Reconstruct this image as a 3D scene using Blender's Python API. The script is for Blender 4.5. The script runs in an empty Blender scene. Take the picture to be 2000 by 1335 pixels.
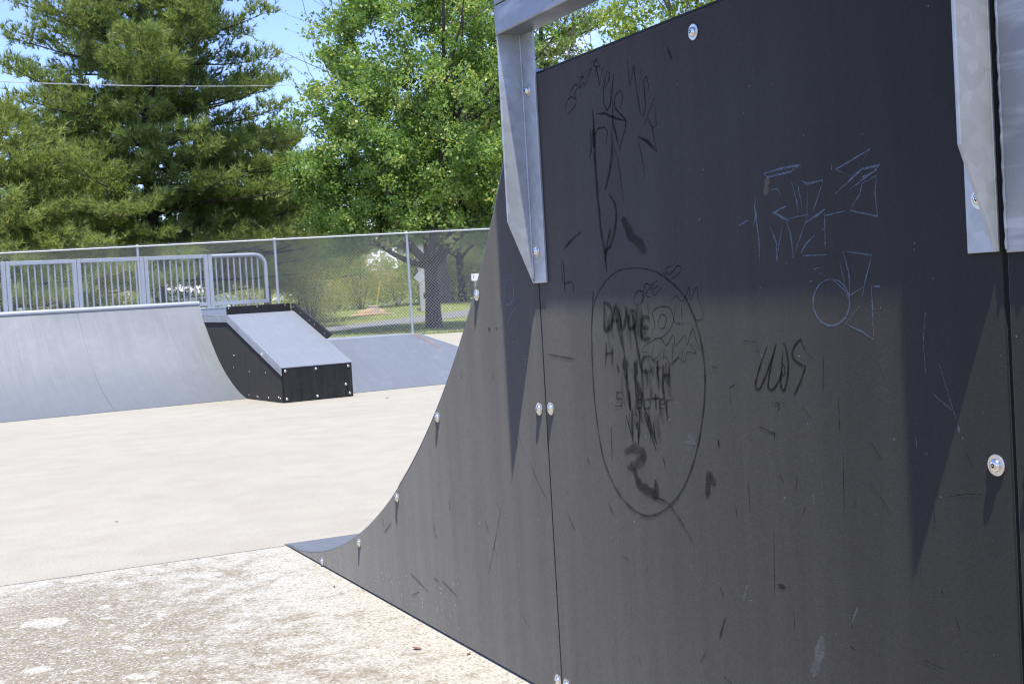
import bpy, bmesh, math, random
import numpy as np
from mathutils import Vector, Matrix

random.seed(7)
rng = np.random.default_rng(11)
scene = bpy.context.scene
COL = scene.collection
R = math.radians

# ------------------------------------------------------------------ camera frame (photo is 2000 x 1335)
F, CX, CY, H = 2500.0, 1000.0, 667.5, 0.9
d1 = np.array([-197 - CX, -(638 - CY), F]); d1 /= np.linalg.norm(d1)
def _hp(x): return np.array([x - CX, -(638 - .0588 * (x + 197) - CY), F])
up = np.cross(_hp(5000), _hp(-197)); up /= np.linalg.norm(up)
if up[1] < 0: up = -up
d2 = np.cross(up, d1)
if d2[0] < 0: d2 = -d2
RM = np.stack([d2, d1, up])
EYE = np.array([0, 0, H])
def ray(u, v): return RM @ np.array([u - CX, -(v - CY), F])
def on_z(u, v, z=0.0):
    r = ray(u, v); return EYE + r * ((z - H) / r[2])
def on_x(u, v, x):
    r = ray(u, v); return EYE + r * (x / r[0])
def at_depth(u, v, d):
    r = ray(u, v); return EYE + r * (d / F)
FWD = RM @ np.array([0, 0, 1.0])

def terrain(x, y):
    s = (x * FWD[0] + y * FWD[1]) / math.hypot(FWD[0], FWD[1])
    t = min(max((s - 38.5) / 20, 0), 1); t = t * t * (3 - 2 * t)
    return -0.02 + .52 * t + max(0, s - 58.5) * .004
def ground_at(u, d):
    """world point on the terrain below photo column u at depth d"""
    p = at_depth(u, 570 , d)
    # columns lean with the camera roll: slide so the column is met at ground level
    for _ in range(4):
        z = terrain(p[0], p[1]); q = p.copy(); q[2] = z
        c = RM.T @ (q - EYE); uu = CX + c[0] / c[2] * F
        p = p + d2 * 0 + (RM @ np.array([1.0, 0, 0])) * ((u - uu) * d / F)
    return Vector((p[0], p[1], terrain(p[0], p[1])))

# ------------------------------------------------------------------ helpers
def tag(o, label=None, cat=None, group=None, kind=None):
    if label: o['label'] = label
    if cat: o['category'] = cat
    if group: o['group'] = group
    if kind: o['kind'] = kind
    return o
def empty(name, loc=(0, 0, 0), rz=0.0, label=None, cat=None, group=None):
    o = bpy.data.objects.new(name, None); COL.objects.link(o)
    o.location = loc; o.rotation_euler = (0, 0, rz); o.empty_display_size = .2
    return tag(o, label, cat, group)
def link(name, me, mats=None, parent=None, smooth=False):
    o = bpy.data.objects.new(name, me); COL.objects.link(o)
    if mats:
        for m in (mats if isinstance(mats, (list, tuple)) else [mats]): me.materials.append(m)
    if parent is not None: o.parent = parent
    if smooth:
        me.polygons.foreach_set('use_smooth', [True] * len(me.polygons))
    return o
def fast_mesh(name, verts, faces, k):
    verts = np.asarray(verts, dtype=np.float32); faces = np.asarray(faces, dtype=np.int32)
    me = bpy.data.meshes.new(name)
    n = len(faces)
    me.vertices.add(len(verts)); me.vertices.foreach_set('co', verts.ravel())
    me.loops.add(n * k); me.loops.foreach_set('vertex_index', faces.ravel())
    me.polygons.add(n)
    me.polygons.foreach_set('loop_start', np.arange(0, n * k, k, dtype=np.int32))
    me.update(calc_edges=True)
    return me

class MB:
    """collects shapes into one mesh"""
    def __init__(s): s.v = []; s.f = []; s.mi = []; s.m = 0
    def add(s, vs, fs):
        b = len(s.v); s.v += [tuple(map(float, p)) for p in vs]
        s.f += [tuple(b + i for i in f) for f in fs]; s.mi += [s.m] * len(fs); return s
    def box(s, x0, x1, y0, y1, z0, z1):
        vs = [(x, y, z) for z in (z0, z1) for y in (y0, y1) for x in (x0, x1)]
        return s.add(vs, [(0, 2, 3, 1), (4, 5, 7, 6), (0, 1, 5, 4), (2, 6, 7, 3), (0, 4, 6, 2), (1, 3, 7, 5)])
    def prism(s, poly, axis, a0, a1):
        """poly: 2-D outline; extruded along axis 'x' (outline is y,z), 'y' (x,z) or 'z' (x,y)"""
        def P(p, a):
            return {'x': (a, p[0], p[1]), 'y': (p[0], a, p[1]), 'z': (p[0], p[1], a)}[axis]
        n = len(poly)
        vs = [P(p, a0) for p in poly] + [P(p, a1) for p in poly]
        fs = [tuple(range(n)), tuple(range(2 * n - 1, n - 1, -1))]
        fs += [(i, i + n, (i + 1) % n + n, (i + 1) % n) for i in range(n)]
        return s.add(vs, fs)
    def tube(s, pts, rad, seg=8, cap=True):
        pts = [Vector(p) for p in pts]; n = len(pts)
        rad = rad if hasattr(rad, '__len__') else [rad] * n
        vs = []; pu = None
        for i, p in enumerate(pts):
            t = (pts[min(i + 1, n - 1)] - pts[max(i - 1, 0)])
            t = t.normalized() if t.length > 1e-9 else Vector((0, 0, 1))
            if pu is None:
                pu = t.orthogonal().normalized()
            u = (pu - t * pu.dot(t)); u = u.normalized() if u.length > 1e-6 else t.orthogonal().normalized(); pu = u
            w = t.cross(u)
            for j in range(seg):
                a = 2 * math.pi * j / seg
                vs.append(p + (u * math.cos(a) + w * math.sin(a)) * rad[i])
        fs = [(i * seg + j, i * seg + (j + 1) % seg, (i + 1) * seg + (j + 1) % seg, (i + 1) * seg + j)
              for i in range(n - 1) for j in range(seg)]
        if cap: fs += [tuple(range(seg - 1, -1, -1)), tuple((n - 1) * seg + j for j in range(seg))]
        return s.add(vs, fs)
    def lathe(s, prof, c, axis=Vector((0, 0, 1)), seg=16):
        axis = Vector(axis).normalized(); u = axis.orthogonal().normalized(); w = axis.cross(u); c = Vector(c)
        vs = [c + axis * h + (u * math.cos(2 * math.pi * j / seg) + w * math.sin(2 * math.pi * j / seg)) * r
              for r, h in prof for j in range(seg)]
        n = len(prof)
        fs = [(i * seg + j, i * seg + (j + 1) % seg, (i + 1) * seg + (j + 1) % seg, (i + 1) * seg + j)
              for i in range(n - 1) for j in range(seg)]
        fs += [tuple(range(seg - 1, -1, -1)), tuple((n - 1) * seg + j for j in range(seg))]
        return s.add(vs, fs)
    def build(s, name, mats, parent=None, bevel=0.0, smooth=False, seg=2, fix=True):
        me = bpy.data.meshes.new(name); me.from_pydata(s.v, [], s.f)
        if any(s.mi): me.polygons.foreach_set('material_index', s.mi)
        if fix:
            bm = bmesh.new(); bm.from_mesh(me); bmesh.ops.recalc_face_normals(bm, faces=bm.faces); bm.to_mesh(me); bm.free()
        o = link(name, me, mats, parent)
        if smooth:
            me.polygons.foreach_set('use_smooth', [True] * len(me.polygons))
            me.set_sharp_from_angle(angle=R(38))
        if bevel:
            b = o.modifiers.new('bevel', 'BEVEL'); b.width = bevel; b.segments = seg; b.limit_method = 'ANGLE'; b.angle_limit = R(35)
            b.harden_normals = False
        return o

def ico_lump(sx, sy, sz, amp, seed, sub=3):
    bm = bmesh.new(); bmesh.ops.create_icosphere(bm, subdivisions=sub, radius=1)
    from mathutils import noise
    for v in bm.verts:
        n = noise.noise(v.co * 1.7 + Vector((seed, 0, 0))) + .4 * noise.noise(v.co * 4 + Vector((0, seed, 0)))
        v.co *= 1 + amp * n; v.co.x *= sx; v.co.y *= sy; v.co.z *= sz
    me = bpy.data.meshes.new('lump'); bm.to_mesh(me); bm.free(); return me

# ------------------------------------------------------------------ materials
class NT:
    def __init__(s, name):
        s.m = bpy.data.materials.new(name); s.m.use_nodes = True; s.t = s.m.node_tree
        s.b = s.t.nodes['Principled BSDF']; s.out = s.t.nodes['Material Output']
        s.co = None
    def n(s, ty, **kw):
        d = s.t.nodes.new(ty)
        for k, v in kw.items():
            if hasattr(d, k): setattr(d, k, v)
        return d
    def lk(s, a, b): s.t.links.new(a, b)
    def coord(s, scale=(1, 1, 1), rot=(0, 0, 0), loc=(0, 0, 0), kind='Object'):
        c = s.n('ShaderNodeTexCoord'); mp = s.n('ShaderNodeMapping')
        mp.inputs['Scale'].default_value = scale; mp.inputs['Rotation'].default_value = rot; mp.inputs['Location'].default_value = loc
        s.lk(c.outputs[kind], mp.inputs['Vector']); return mp.outputs['Vector']
    def noise(s, vec, scale, detail=4, rough=.55, dist=0.0):
        d = s.n('ShaderNodeTexNoise'); d.inputs['Scale'].default_value = scale; d.inputs['Detail'].default_value = detail
        d.inputs['Roughness'].default_value = rough; d.inputs['Distortion'].default_value = dist
        s.lk(vec, d.inputs['Vector']); return d.outputs['Fac']
    def voro(s, vec, scale, feature='F1', out='Distance', rand=1.0):
        d = s.n('ShaderNodeTexVoronoi', feature=feature); d.inputs['Scale'].default_value = scale
        d.inputs['Randomness'].default_value = rand
        s.lk(vec, d.inputs['Vector']); return d.outputs[out]
    def ramp(s, fac, stops, interp='LINEAR'):
        d = s.n('ShaderNodeValToRGB'); d.color_ramp.interpolation = interp
        e = d.color_ramp.elements
        while len(e) < len(stops): e.new(.5)
        for i, (p, c) in enumerate(stops):
            e[i].position = p
            e[i].color = (c, c, c, 1) if not hasattr(c, '__len__') else (*c[:3], c[3] if len(c) > 3 else 1)
        s.lk(fac, d.inputs['Fac']); return d.outputs['Color']
    def mix(s, fac, a, b, mode='MIX'):
        d = s.n('ShaderNodeMix', data_type='RGBA', blend_type=mode)
        for sock, v in ((0, fac), (6, a), (7, b)):
            if hasattr(v, 'is_linked'): s.lk(v, d.inputs[sock])
            elif sock == 0: d.inputs[0].default_value = v
            else: d.inputs[sock].default_value = (*v[:3], 1) if hasattr(v, '__len__') else (v, v, v, 1)
        return d.outputs[2]
    def math(s, op, a, b=0.0, clamp=False):
        d = s.n('ShaderNodeMath', operation=op, use_clamp=clamp)
        for i, v in enumerate((a, b)):
            if hasattr(v, 'is_linked'): s.lk(v, d.inputs[i])
            else: d.inputs[i].default_value = v
        return d.outputs[0]
    def bump(s, h, strength=.3, dist=.01):
        d = s.n('ShaderNodeBump'); d.inputs['Strength'].default_value = strength; d.inputs['Distance'].default_value = dist
        s.lk(h, d.inputs['Height']); s.lk(d.outputs['Normal'], s.b.inputs['Normal'])
    def set(s, **kw):
        for k, v in kw.items():
            i = s.b.inputs[k.replace('_', ' ')]
            if hasattr(v, 'is_linked'): s.lk(v, i)
            elif i.type == 'RGBA': i.default_value = (*v[:3], 1)
            else: i.default_value = v
        return s

def mat_panel(name, tone=1.0, sheen=.46):
    k = NT(name)
    c = k.coord()
    weave = k.noise(c, 420, 2, .6)
    blot = k.noise(c, 2.2, 5, .6)
    streak = k.noise(k.coord((9, 9, .55)), 3.0, 4, .65)
    fine = k.noise(k.coord((60, 60, 1.2)), 3.0, 3, .6)
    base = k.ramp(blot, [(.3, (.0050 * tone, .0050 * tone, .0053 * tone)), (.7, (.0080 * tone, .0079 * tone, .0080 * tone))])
    base = k.mix(k.ramp(streak, [(.40, .55), (.60, 0.0)]), base, (.003, .003, .0035))
    base = k.mix(k.ramp(fine, [(.60, 0.0), (.82, .22)]), base, (.025, .025, .025))
    base = k.mix(k.ramp(weave, [(.35, 0.0), (.75, .45)]), base, (.015, .015, .015))
    sp = k.noise(c, 90, 2, .5)
    base = k.mix(k.ramp(sp, [(.75, 0), (.78, .4)]), base, (.25, .25, .25))
    # pale dust splashed along the foot of the panel
    sx = k.n('ShaderNodeSeparateXYZ'); k.lk(c, sx.inputs[0])
    low = k.math('MULTIPLY', k.math('SUBTRACT', 1.0, k.math('MULTIPLY', sx.outputs[2], 3.2), True), k.ramp(k.noise(c, 14, 5, .7), [(.42, 0), (.75, .45)]))
    base = k.mix(low, base, (.045, .043, .040))
    k.set(Base_Color=base, Roughness=k.ramp(blot, [(.3, .66), (.7, .82)]), Specular_IOR_Level=.25)
    v1 = k.noise(k.coord((7, 7, .35)), 2.2, 5, .62); v2 = k.noise(c, 150, 3, .65); v3 = k.noise(c, 1.1, 5, .6)
    sh = k.math('ADD', k.math('ADD', k.math('MULTIPLY', v1, .6), k.math('MULTIPLY', v2, .55)), k.math('MULTIPLY', v3, .55))
    k.set(Sheen_Weight=k.ramp(sh, [(.62, sheen * .80), (.86, sheen), (1.08, sheen * 1.16)]), Sheen_Roughness=.42, Sheen_Tint=(.98, .945, .88))
    k.bump(weave, .22, .001)
    return k.m

def mat_zinc(name, base=(.50, .53, .56), metal=.75, rough=.42, scale=1.0, spangle=.25, stain=.3, dirty=None):
    k = NT(name); c = k.coord()
    v = k.voro(c, 55 * scale, 'F1', 'Color')
    sx = k.n('ShaderNodeSeparateColor'); k.lk(v, sx.inputs[0])
    n1 = k.noise(c, 5 * scale, 6, .65); n2 = k.noise(k.coord((2, 2, 14)), 3 * scale, 4, .6)
    col = k.mix(k.math('MULTIPLY', sx.outputs[0], spangle), base, tuple(x * 1.35 for x in base))
    col = k.mix(k.ramp(n1, [(.35, stain), (.62, 0)]), col, tuple(x * .72 for x in base))
    if dirty: col = k.mix(k.ramp(n2, [(.52, 0), (.75, .5)]), col, dirty)
    k.set(Base_Color=col, Metallic=metal, Roughness=k.ramp(n1, [(.3, rough + .1), (.7, rough - .06)]))
    k.bump(n1, .12, .004)
    return k.m

def mat_ridesteel(name, base=(.50, .53, .56), metal=.55, rough=.38, rust=False, along=0):
    """galvanised sheet worn by wheels: long faint streaks up the slope"""
    k = NT(name)
    st = (26, 1.1, 1.1) if along == 0 else (1.1, 26, 1.1)
    s1 = k.noise(k.coord(st), 1.2, 5, .6, .4); n1 = k.noise(k.coord(), 1.4, 6, .62)
    s2 = k.noise(k.coord((70, 2.2, 2.2), rot=(0, 0, R(14))), 1.0, 3, .6)
    n3 = k.noise(k.coord(), 7, 6, .7)
    col = k.mix(k.ramp(n1, [(.3, .55), (.7, 0)]), base, tuple(x * .8 for x in base))
    col = k.mix(k.ramp(s1, [(.42, 0), (.72, .35)]), col, tuple(min(1, x * 1.14) for x in base))
    col = k.mix(k.ramp(n3, [(.5, 0), (.75, .35)]), col, tuple(min(1, x * 1.3) for x in base))
    col = k.mix(k.ramp(s2, [(.60, 0), (.72, .25)]), col, tuple(min(1, x * 1.3) for x in base))
    if rust: col = k.mix(k.ramp(n3, [(.60, 0), (.78, .45)]), col, (.42, .33, .25))
    k.set(Base_Color=col, Metallic=metal, Roughness=k.ramp(k.math('ADD', k.math('MULTIPLY', n1, .6), k.math('MULTIPLY', s1, .4)), [(.3, rough + .16), (.7, rough)]))
    k.bump(n1, .06, .01)
    return k.m

def mat_rough_pave():
    k = NT('exposed aggregate concrete'); c = k.coord()
    sep = k.n('ShaderNodeSeparateXYZ'); k.lk(c, sep.inputs[0])
    grit = k.voro(c, 170, 'F1', 'Color'); gs = k.n('ShaderNodeSeparateColor'); k.lk(grit, gs.inputs[0])
    gd = k.voro(c, 170, 'F1', 'Distance')
    n_big = k.noise(c, 3.4, 6, .62); n_mid = k.noise(c, 11, 6, .7); n_f = k.noise(c, 60, 4, .7)
    wv = k.n('ShaderNodeVectorMath', operation='ADD')
    nn = k.n('ShaderNodeTexNoise'); nn.inputs['Scale'].default_value = 14; nn.inputs['Detail'].default_value = 5
    k.lk(c, nn.inputs['Vector']); sc = k.n('ShaderNodeVectorMath', operation='SCALE'); sc.inputs['Scale'].default_value = .09
    k.lk(nn.outputs['Color'], sc.inputs[0]); k.lk(c, wv.inputs[0]); k.lk(sc.outputs[0], wv.inputs[1])
    sp = k.voro(wv.outputs[0], 5.2, 'F1', 'Distance'); sr = k.voro(wv.outputs[0], 5.2, 'F1', 'Color')
    srs = k.n('ShaderNodeSeparateColor'); k.lk(sr, srs.inputs[0])
    rad = k.math('SUBTRACT', k.math('MULTIPLY', srs.outputs[0], .40), .03)
    spot = k.ramp(k.math('SUBTRACT', rad, k.math('ADD', sp, k.math('MULTIPLY', k.math('SUBTRACT', n_f, .5), .22))), [(.47 - .47, 0), (.05, 1)])
    # the cement skin has survived best against the ramp and along the joint
    nearr = k.math('SUBTRACT', 1.0, k.math('MULTIPLY', k.math('SUBTRACT', 1.244, sep.outputs[0]), 1.15), True)
    nearj = k.math('SUBTRACT', 1.0, k.math('MULTIPLY', k.math('SUBTRACT', 4.674, sep.outputs[1]), 1.7), True)
    keep = k.math('MAXIMUM', nearr, k.math('MULTIPLY', nearj, .8))
    patch = k.math('ADD', k.math('ADD', k.math('MULTIPLY', n_mid, .75), k.math('ADD', k.math('MULTIPLY', n_big, .28), .135)), k.math('MULTIPLY', keep, .24))
    patch = k.math('ADD', patch, k.math('MULTIPLY', k.math('SUBTRACT', n_f, .5), .35))
    patch = k.ramp(patch, [(.705, 0), (.86, 1)])
    sp2 = k.voro(wv.outputs[0], 13, 'F1', 'Distance'); sc2 = k.n('ShaderNodeSeparateColor'); k.lk(k.voro(wv.outputs[0], 13, 'F1', 'Color'), sc2.inputs[0])
    spot2 = k.ramp(k.math('SUBTRACT', k.math('SUBTRACT', k.math('MULTIPLY', sc2.outputs[1], .52), .16), k.math('ADD', sp2, k.math('MULTIPLY', k.math('SUBTRACT', n_f, .5), .3))), [(0, 0), (.07, .9)])
    white = k.math('MAXIMUM', k.math('MAXIMUM', patch, spot), spot2)
    stone = k.ramp(gs.outputs[0], [(0, (.15, .12, .078)), (.35, (.262, .22, .148)), (.65, (.333, .288, .202)), (.85, (.25, .25, .225)), (.93, (.48, .45, .41)), (1, (.58, .56, .52))])
    stone = k.mix(k.ramp(n_mid, [(.3, .3), (.7, 0)]), stone, (.25, .207, .143))
    skin = k.mix(k.ramp(n_f, [(.3, .5), (.62, 0)]), (.43, .412, .352), (.30, .275, .22))
    col = k.mix(k.math('MULTIPLY', white, k.ramp(gs.outputs[1], [(.18, .25), (.45, 1)])), stone, skin)
    k.set(Base_Color=col, Roughness=.85, Specular_IOR_Level=.4)
    k.bump(k.math('ADD', k.math('MULTIPLY', gd, k.math('SUBTRACT', 1.0, k.math('MULTIPLY', white, .8))), k.math('MULTIPLY', white, .35)), .75, .006)
    return k.m

def mat_smooth_pave():
    k = NT('brushed pale concrete'); c = k.coord()
    n1 = k.noise(c, .5, 6, .6); n2 = k.noise(c, 4, 6, .7); br = k.noise(k.coord((1.5, 60, 1)), 3, 3, .6); f = k.noise(c, 130, 3, .7)
    col = k.ramp(n1, [(.3, (.346, .317, .244)), (.7, (.392, .365, .284))])
    col = k.mix(k.ramp(n2, [(.35, .34), (.6, 0)]), col, (.27, .234, .193))
    col = k.mix(k.ramp(br, [(.45, 0), (.75, .3)]), col, (.425, .40, .335))
    col = k.mix(k.ramp(f, [(.32, .8), (.52, 0)]), col, (.225, .19, .157))
    ring = k.n('ShaderNodeTexWave', wave_type='RINGS', bands_direction='Z'); ring.inputs['Scale'].default_value = 9
    ring.inputs['Distortion'].default_value = 1.5; ring.inputs['Detail'].default_value = 2
    k.lk(k.coord(loc=(1.3, -7.5, 0)), ring.inputs['Vector'])
    mk = k.math('MULTIPLY', k.ramp(ring.outputs['Fac'], [(.8, 0), (1, .25)]), k.ramp(k.noise(c, 1.1, 4), [(.5, 0), (.62, 1)]))
    col = k.mix(mk, col, (.25, .22, .185))
    k.set(Base_Color=col, Roughness=.8, Specular_IOR_Level=.4)
    k.bump(k.math('ADD', k.math('MULTIPLY', br, .5), f), .3, .003)
    return k.m

def mat_simple(name, col, rough=.6, metal=0.0, var=.2, scale=8, bump=0.0):
    k = NT(name); n = k.noise(k.coord(), scale, 5, .6)
    cc = k.ramp(n, [(.3, tuple(x * (1 - var) for x in col)), (.7, tuple(min(1, x * (1 + var)) for x in col))])
    k.set(Base_Color=cc, Roughness=rough, Metallic=metal)
    if bump: k.bump(n, bump, .02)
    return k.m

def mat_leaf(name, a, b, trans=.45, rough=.5, tip=None):
    k = NT(name)
    at = k.n('ShaderNodeAttribute', attribute_name='tint', attribute_type='GEOMETRY')
    col = k.ramp(at.outputs['Fac'], [(0, a), (.8, b), (1, tip or b)])
    k.set(Base_Color=col, Roughness=rough, Specular_IOR_Level=.35)
    tr = k.n('ShaderNodeBsdfTranslucent'); k.lk(k.mix(1.0, col, (1.25, 1.15, .55), 'MULTIPLY'), tr.inputs['Color'])
    mx = k.n('ShaderNodeMixShader'); mx.inputs[0].default_value = trans
    k.lk(k.b.outputs[0], mx.inputs[1]); k.lk(tr.outputs[0], mx.inputs[2]); k.lk(mx.outputs[0], k.out.inputs['Surface'])
    return k.m

def mat_ink(name, col, alpha, grain=60, lo=.3, hi=.62, streak=False):
    """marker, chalk or scuff lying on the panel; partly worn away by a noise"""
    k = NT(name)
    n = k.noise(k.coord((30, 30, 2.5)) if streak else k.coord(), grain if not streak else 3, 5, .7)
    at = k.n('ShaderNodeAttribute', attribute_name='core', attribute_type='GEOMETRY')
    slow = k.noise(k.coord(), 22, 3, .6)
    core = k.ramp(k.math('ADD', at.outputs['Fac'], k.math('MULTIPLY', k.math('SUBTRACT', n, .5), .9)), [(.08, 0), (.42, 1)])
    a = k.math('MULTIPLY', k.math('MULTIPLY', k.ramp(n, [(lo - .05, .3), (hi - .08, 1)]), core), k.math('MULTIPLY', k.ramp(slow, [(.3, .62), (.5, 1)]), alpha))
    k.set(Base_Color=col, Roughness=.8, Alpha=a, Specular_IOR_Level=.08)
    return k.m

M = dict(
    panel=mat_panel('black composite panel'),
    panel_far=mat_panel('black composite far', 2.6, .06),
    zinc=mat_zinc('galvanised bracket steel', (.38, .40, .415), .45, .45, 1.0, .7, .55),
    zinc_beam=mat_zinc('galvanised beam steel', (.235, .245, .255), .75, .42, .8, .3, .5, (.55, .55, .56)),
    ride=mat_ridesteel('worn galvanised riding sheet', (.155, .168, .18), .3, .55),
    ride_box=mat_ridesteel('worn galvanised box sheet', (.245, .265, .285), .45, .5),
    ride_bank=mat_ridesteel('rust flecked bank sheet', (.16, .178, .20), .4, .5, True),
    rail=mat_zinc('galvanised railing tube', (.32, .34, .355), .45, .5, 2),
    wire=mat_zinc('galvanised fence wire', (.78, .79, .79), .1, .5, 3),
    post=mat_zinc('galvanised fence post', (.42, .43, .46), .7, .45, 2),
    steel=mat_simple('polished bolt steel', (.72, .70, .66), .18, 1.0, .06, 60),
    washer=mat_simple('washer steel', (.62, .60, .57), .32, 1.0, .1, 60),
    dark=mat_simple('dark parts and recess shade', (.012, .012, .013), .6),
    pave_r=mat_rough_pave(), pave_s=mat_smooth_pave(),
    ink=mat_ink('black marker ink', (.004, .004, .004), .55, 70, .18, .50),
    ink_faded=mat_ink('faded marker ink', (.005, .005, .0045), .50, 40, .25, .62, True),
    smear=mat_ink('rubbed ink smear', (.006, .006, .0055), .20, 40, .2, .6, True),
    smudge=mat_ink('dark smudge', (.005, .005, .0045), .5, 34, .30, .70),
    chalk=mat_ink('blue grey chalk', (.15, .195, .255), .60, 150, .34, .66),
    scuff=mat_ink('pale scuff', (.20, .20, .195), .5, 80, .36, .72),
    scratch=mat_ink('fine dark scratch', (.003, .003, .003), .42, 50, .3, .55),
    speck=mat_ink('white speck', (.5, .5, .48), .55, 50, .1, .3),
    tape=mat_ink('brown tape trace', (.20, .15, .12), .5, 60, .3, .6),
    asphalt=mat_simple('grey asphalt path', (.15, .15, .155), .9, 0, .15, 40),
    bark=mat_simple('dark ridged bark', (.055, .045, .038), .95, 0, .45, 22, .8),
    bark_pale=mat_simple('grey bark', (.16, .14, .12), .95, 0, .35, 16, .8),
    poleWood=mat_simple('silvery weathered pole wood', (.42, .40, .37), .85, 0, .2, 14, .3),
    white=mat_simple('white painted siding', (.78, .78, .77), .7, 0, .05, 5),
    roof=mat_simple('grey roof shingle', (.16, .16, .17), .9, 0, .2, 30),
    glass=mat_simple('dark window glass', (.04, .05, .06), .08, 0, .1, 3),
    signback=mat_simple('bare aluminium sign back', (.62, .64, .66), .4, .7, .08, 10),
    yellow=mat_simple('yellow plastic guard', (.75, .58, .08), .5, 0, .1, 6),
    sawdust=mat_simple('orange sawdust', (.36, .245, .155), .95, 0, .3, 14, .6),
    stump=mat_simple('grey stump wood', (.30, .25, .20), .95, 0, .35, 18, .5),
    rock=mat_simple('pale stone', (.62, .61, .58), .9, 0, .15, 9, .4),
    deadleaf=mat_simple('dry brown leaf', (.20, .09, .05), .8, 0, .3, 60),
    cable=mat_simple('weathered aluminium cable', (.55, .54, .52), .55, .3, .1, 20),
)

# ------------------------------------------------------------------ world, sun, camera
L = Vector((1.0, 3.0, -9.7)).normalized()
elev = math.asin(-L.z); az = math.atan2(-L.x, -L.y)
w = bpy.data.worlds.new('World'); scene.world = w; w.use_nodes = True
nt = w.node_tree; bg = nt.nodes['Background']
sky = nt.nodes.new('ShaderNodeTexSky'); sky.sky_type = 'NISHITA'; sky.sun_disc = False
sky.sun_elevation = elev; sky.sun_rotation = az; sky.air_density = 1.0; sky.dust_density = .45; sky.ozone_density = 1.2
tc = nt.nodes.new('ShaderNodeTexCoord'); mp = nt.nodes.new('ShaderNodeMapping'); mp.inputs['Scale'].default_value = (1, 1, 2.6)
nz = nt.nodes.new('ShaderNodeTexNoise'); nz.inputs['Scale'].default_value = 3.6; nz.inputs['Detail'].default_value = 8; nz.inputs['Roughness'].default_value = .58
rp = nt.nodes.new('ShaderNodeValToRGB'); rp.color_ramp.elements[0].position = .60; rp.color_ramp.elements[1].position = .74
mx = nt.nodes.new('ShaderNodeMix'); mx.data_type = 'RGBA'; mx.inputs[7].default_value = (8.0, 8.0, 8.2, 1)
nt.links.new(tc.outputs['Generated'], mp.inputs['Vector']); nt.links.new(mp.outputs[0], nz.inputs['Vector'])
nt.links.new(nz.outputs['Fac'], rp.inputs['Fac']); nt.links.new(rp.outputs['Color'], mx.inputs[0])
tint = nt.nodes.new('ShaderNodeMix'); tint.data_type = 'RGBA'; tint.blend_type = 'MULTIPLY'; tint.inputs[0].default_value = 1
tint.inputs[7].default_value = (.80, .84, 1.20, 1); nt.links.new(sky.outputs[0], tint.inputs[6])
nt.links.new(tint.outputs[2], mx.inputs[6]); nt.links.new(mx.outputs[2], bg.inputs['Color'])
bg.inputs['Strength'].default_value = .15

sd = bpy.data.lights.new('sun', 'SUN'); sd.energy = 4.0; sd.angle = R(.53); sd.color = (1.0, .955, .84)
so = bpy.data.objects.new('sun', sd); COL.objects.link(so); so.location = (-4, -12, 30)
so.rotation_euler = L.to_track_quat('-Z', 'Y').to_euler()

cd = bpy.data.cameras.new('camera'); cam = bpy.data.objects.new('camera', cd); COL.objects.link(cam)
cd.sensor_width = 36; cd.lens = 36 * F / 2000; cd.clip_start = .05; cd.clip_end = 2000
cm = Matrix(((RM[0][0], RM[0][1], -RM[0][2], 0), (RM[1][0], RM[1][1], -RM[1][2], 0), (RM[2][0], RM[2][1], -RM[2][2], H), (0, 0, 0, 1)))
cam.matrix_world = cm
cd.dof.use_dof = True; cd.dof.focus_distance = 3.0; cd.dof.aperture_fstop = 40
scene.camera = cam
scene.cycles.filter_width = 1.15
vs_ = scene.view_settings; vs_.view_transform = 'Standard'; vs_.look = 'None'; vs_.exposure = .85; vs_.gamma = 1

# ------------------------------------------------------------------ bolts
def bolt_mesh(r=.0140, dome=.0086, h=.0075, seg=20):
    b = MB()
    b.m = 1; b.lathe([(r, 0), (r, .0014), (r * .94, .0022), (dome, .0022)], (0, 0, 0), (0, 0, 1), seg)
    b.m = 0; b.lathe([(dome, .0020), (dome * .97, h * .55), (dome * .82, h * .82), (dome * .55, h * .97), (dome * .42, h)], (0, 0, 0), (0, 0, 1), seg)
    # six lobed drive with centre pin; recess shade drawn as a dark star
    star = []
    for i in range(12):
        a = math.pi * i / 6; rr = dome * (.42 if i % 2 == 0 else .29); star.append((rr * math.cos(a), rr * math.sin(a)))
    b.m = 2; b.prism(star, 'z', h - .001, h + .0003)
    b.m = 0; b.lathe([(dome * .14, h), (dome * .12, h + .0006)], (0, 0, 0), (0, 0, 1), 8)
    o = b.build('bolt', [M['steel'], M['washer'], M['dark']], None, 0, True, fix=True)
    me = o.data; bpy.data.objects.remove(o); return me
BOLT = bolt_mesh()
BOLT_FAR = bolt_mesh(.0125, .010, .008, 10)
BOLT_TINY = bolt_mesh(.0075, .006, .005, 8)
def put_bolt(parent, loc, normal, me=None, roll=None):
    o = bpy.data.objects.new('bolt', me or BOLT); COL.objects.link(o); o.parent = parent
    q = Vector(normal).to_track_quat('Z', 'Y'); q = q @ Matrix.Rotation(random.uniform(0, 6.28) if roll is None else roll, 3, 'Z').to_quaternion()
    o.location = loc; o.rotation_euler = q.to_euler(); return o

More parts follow.
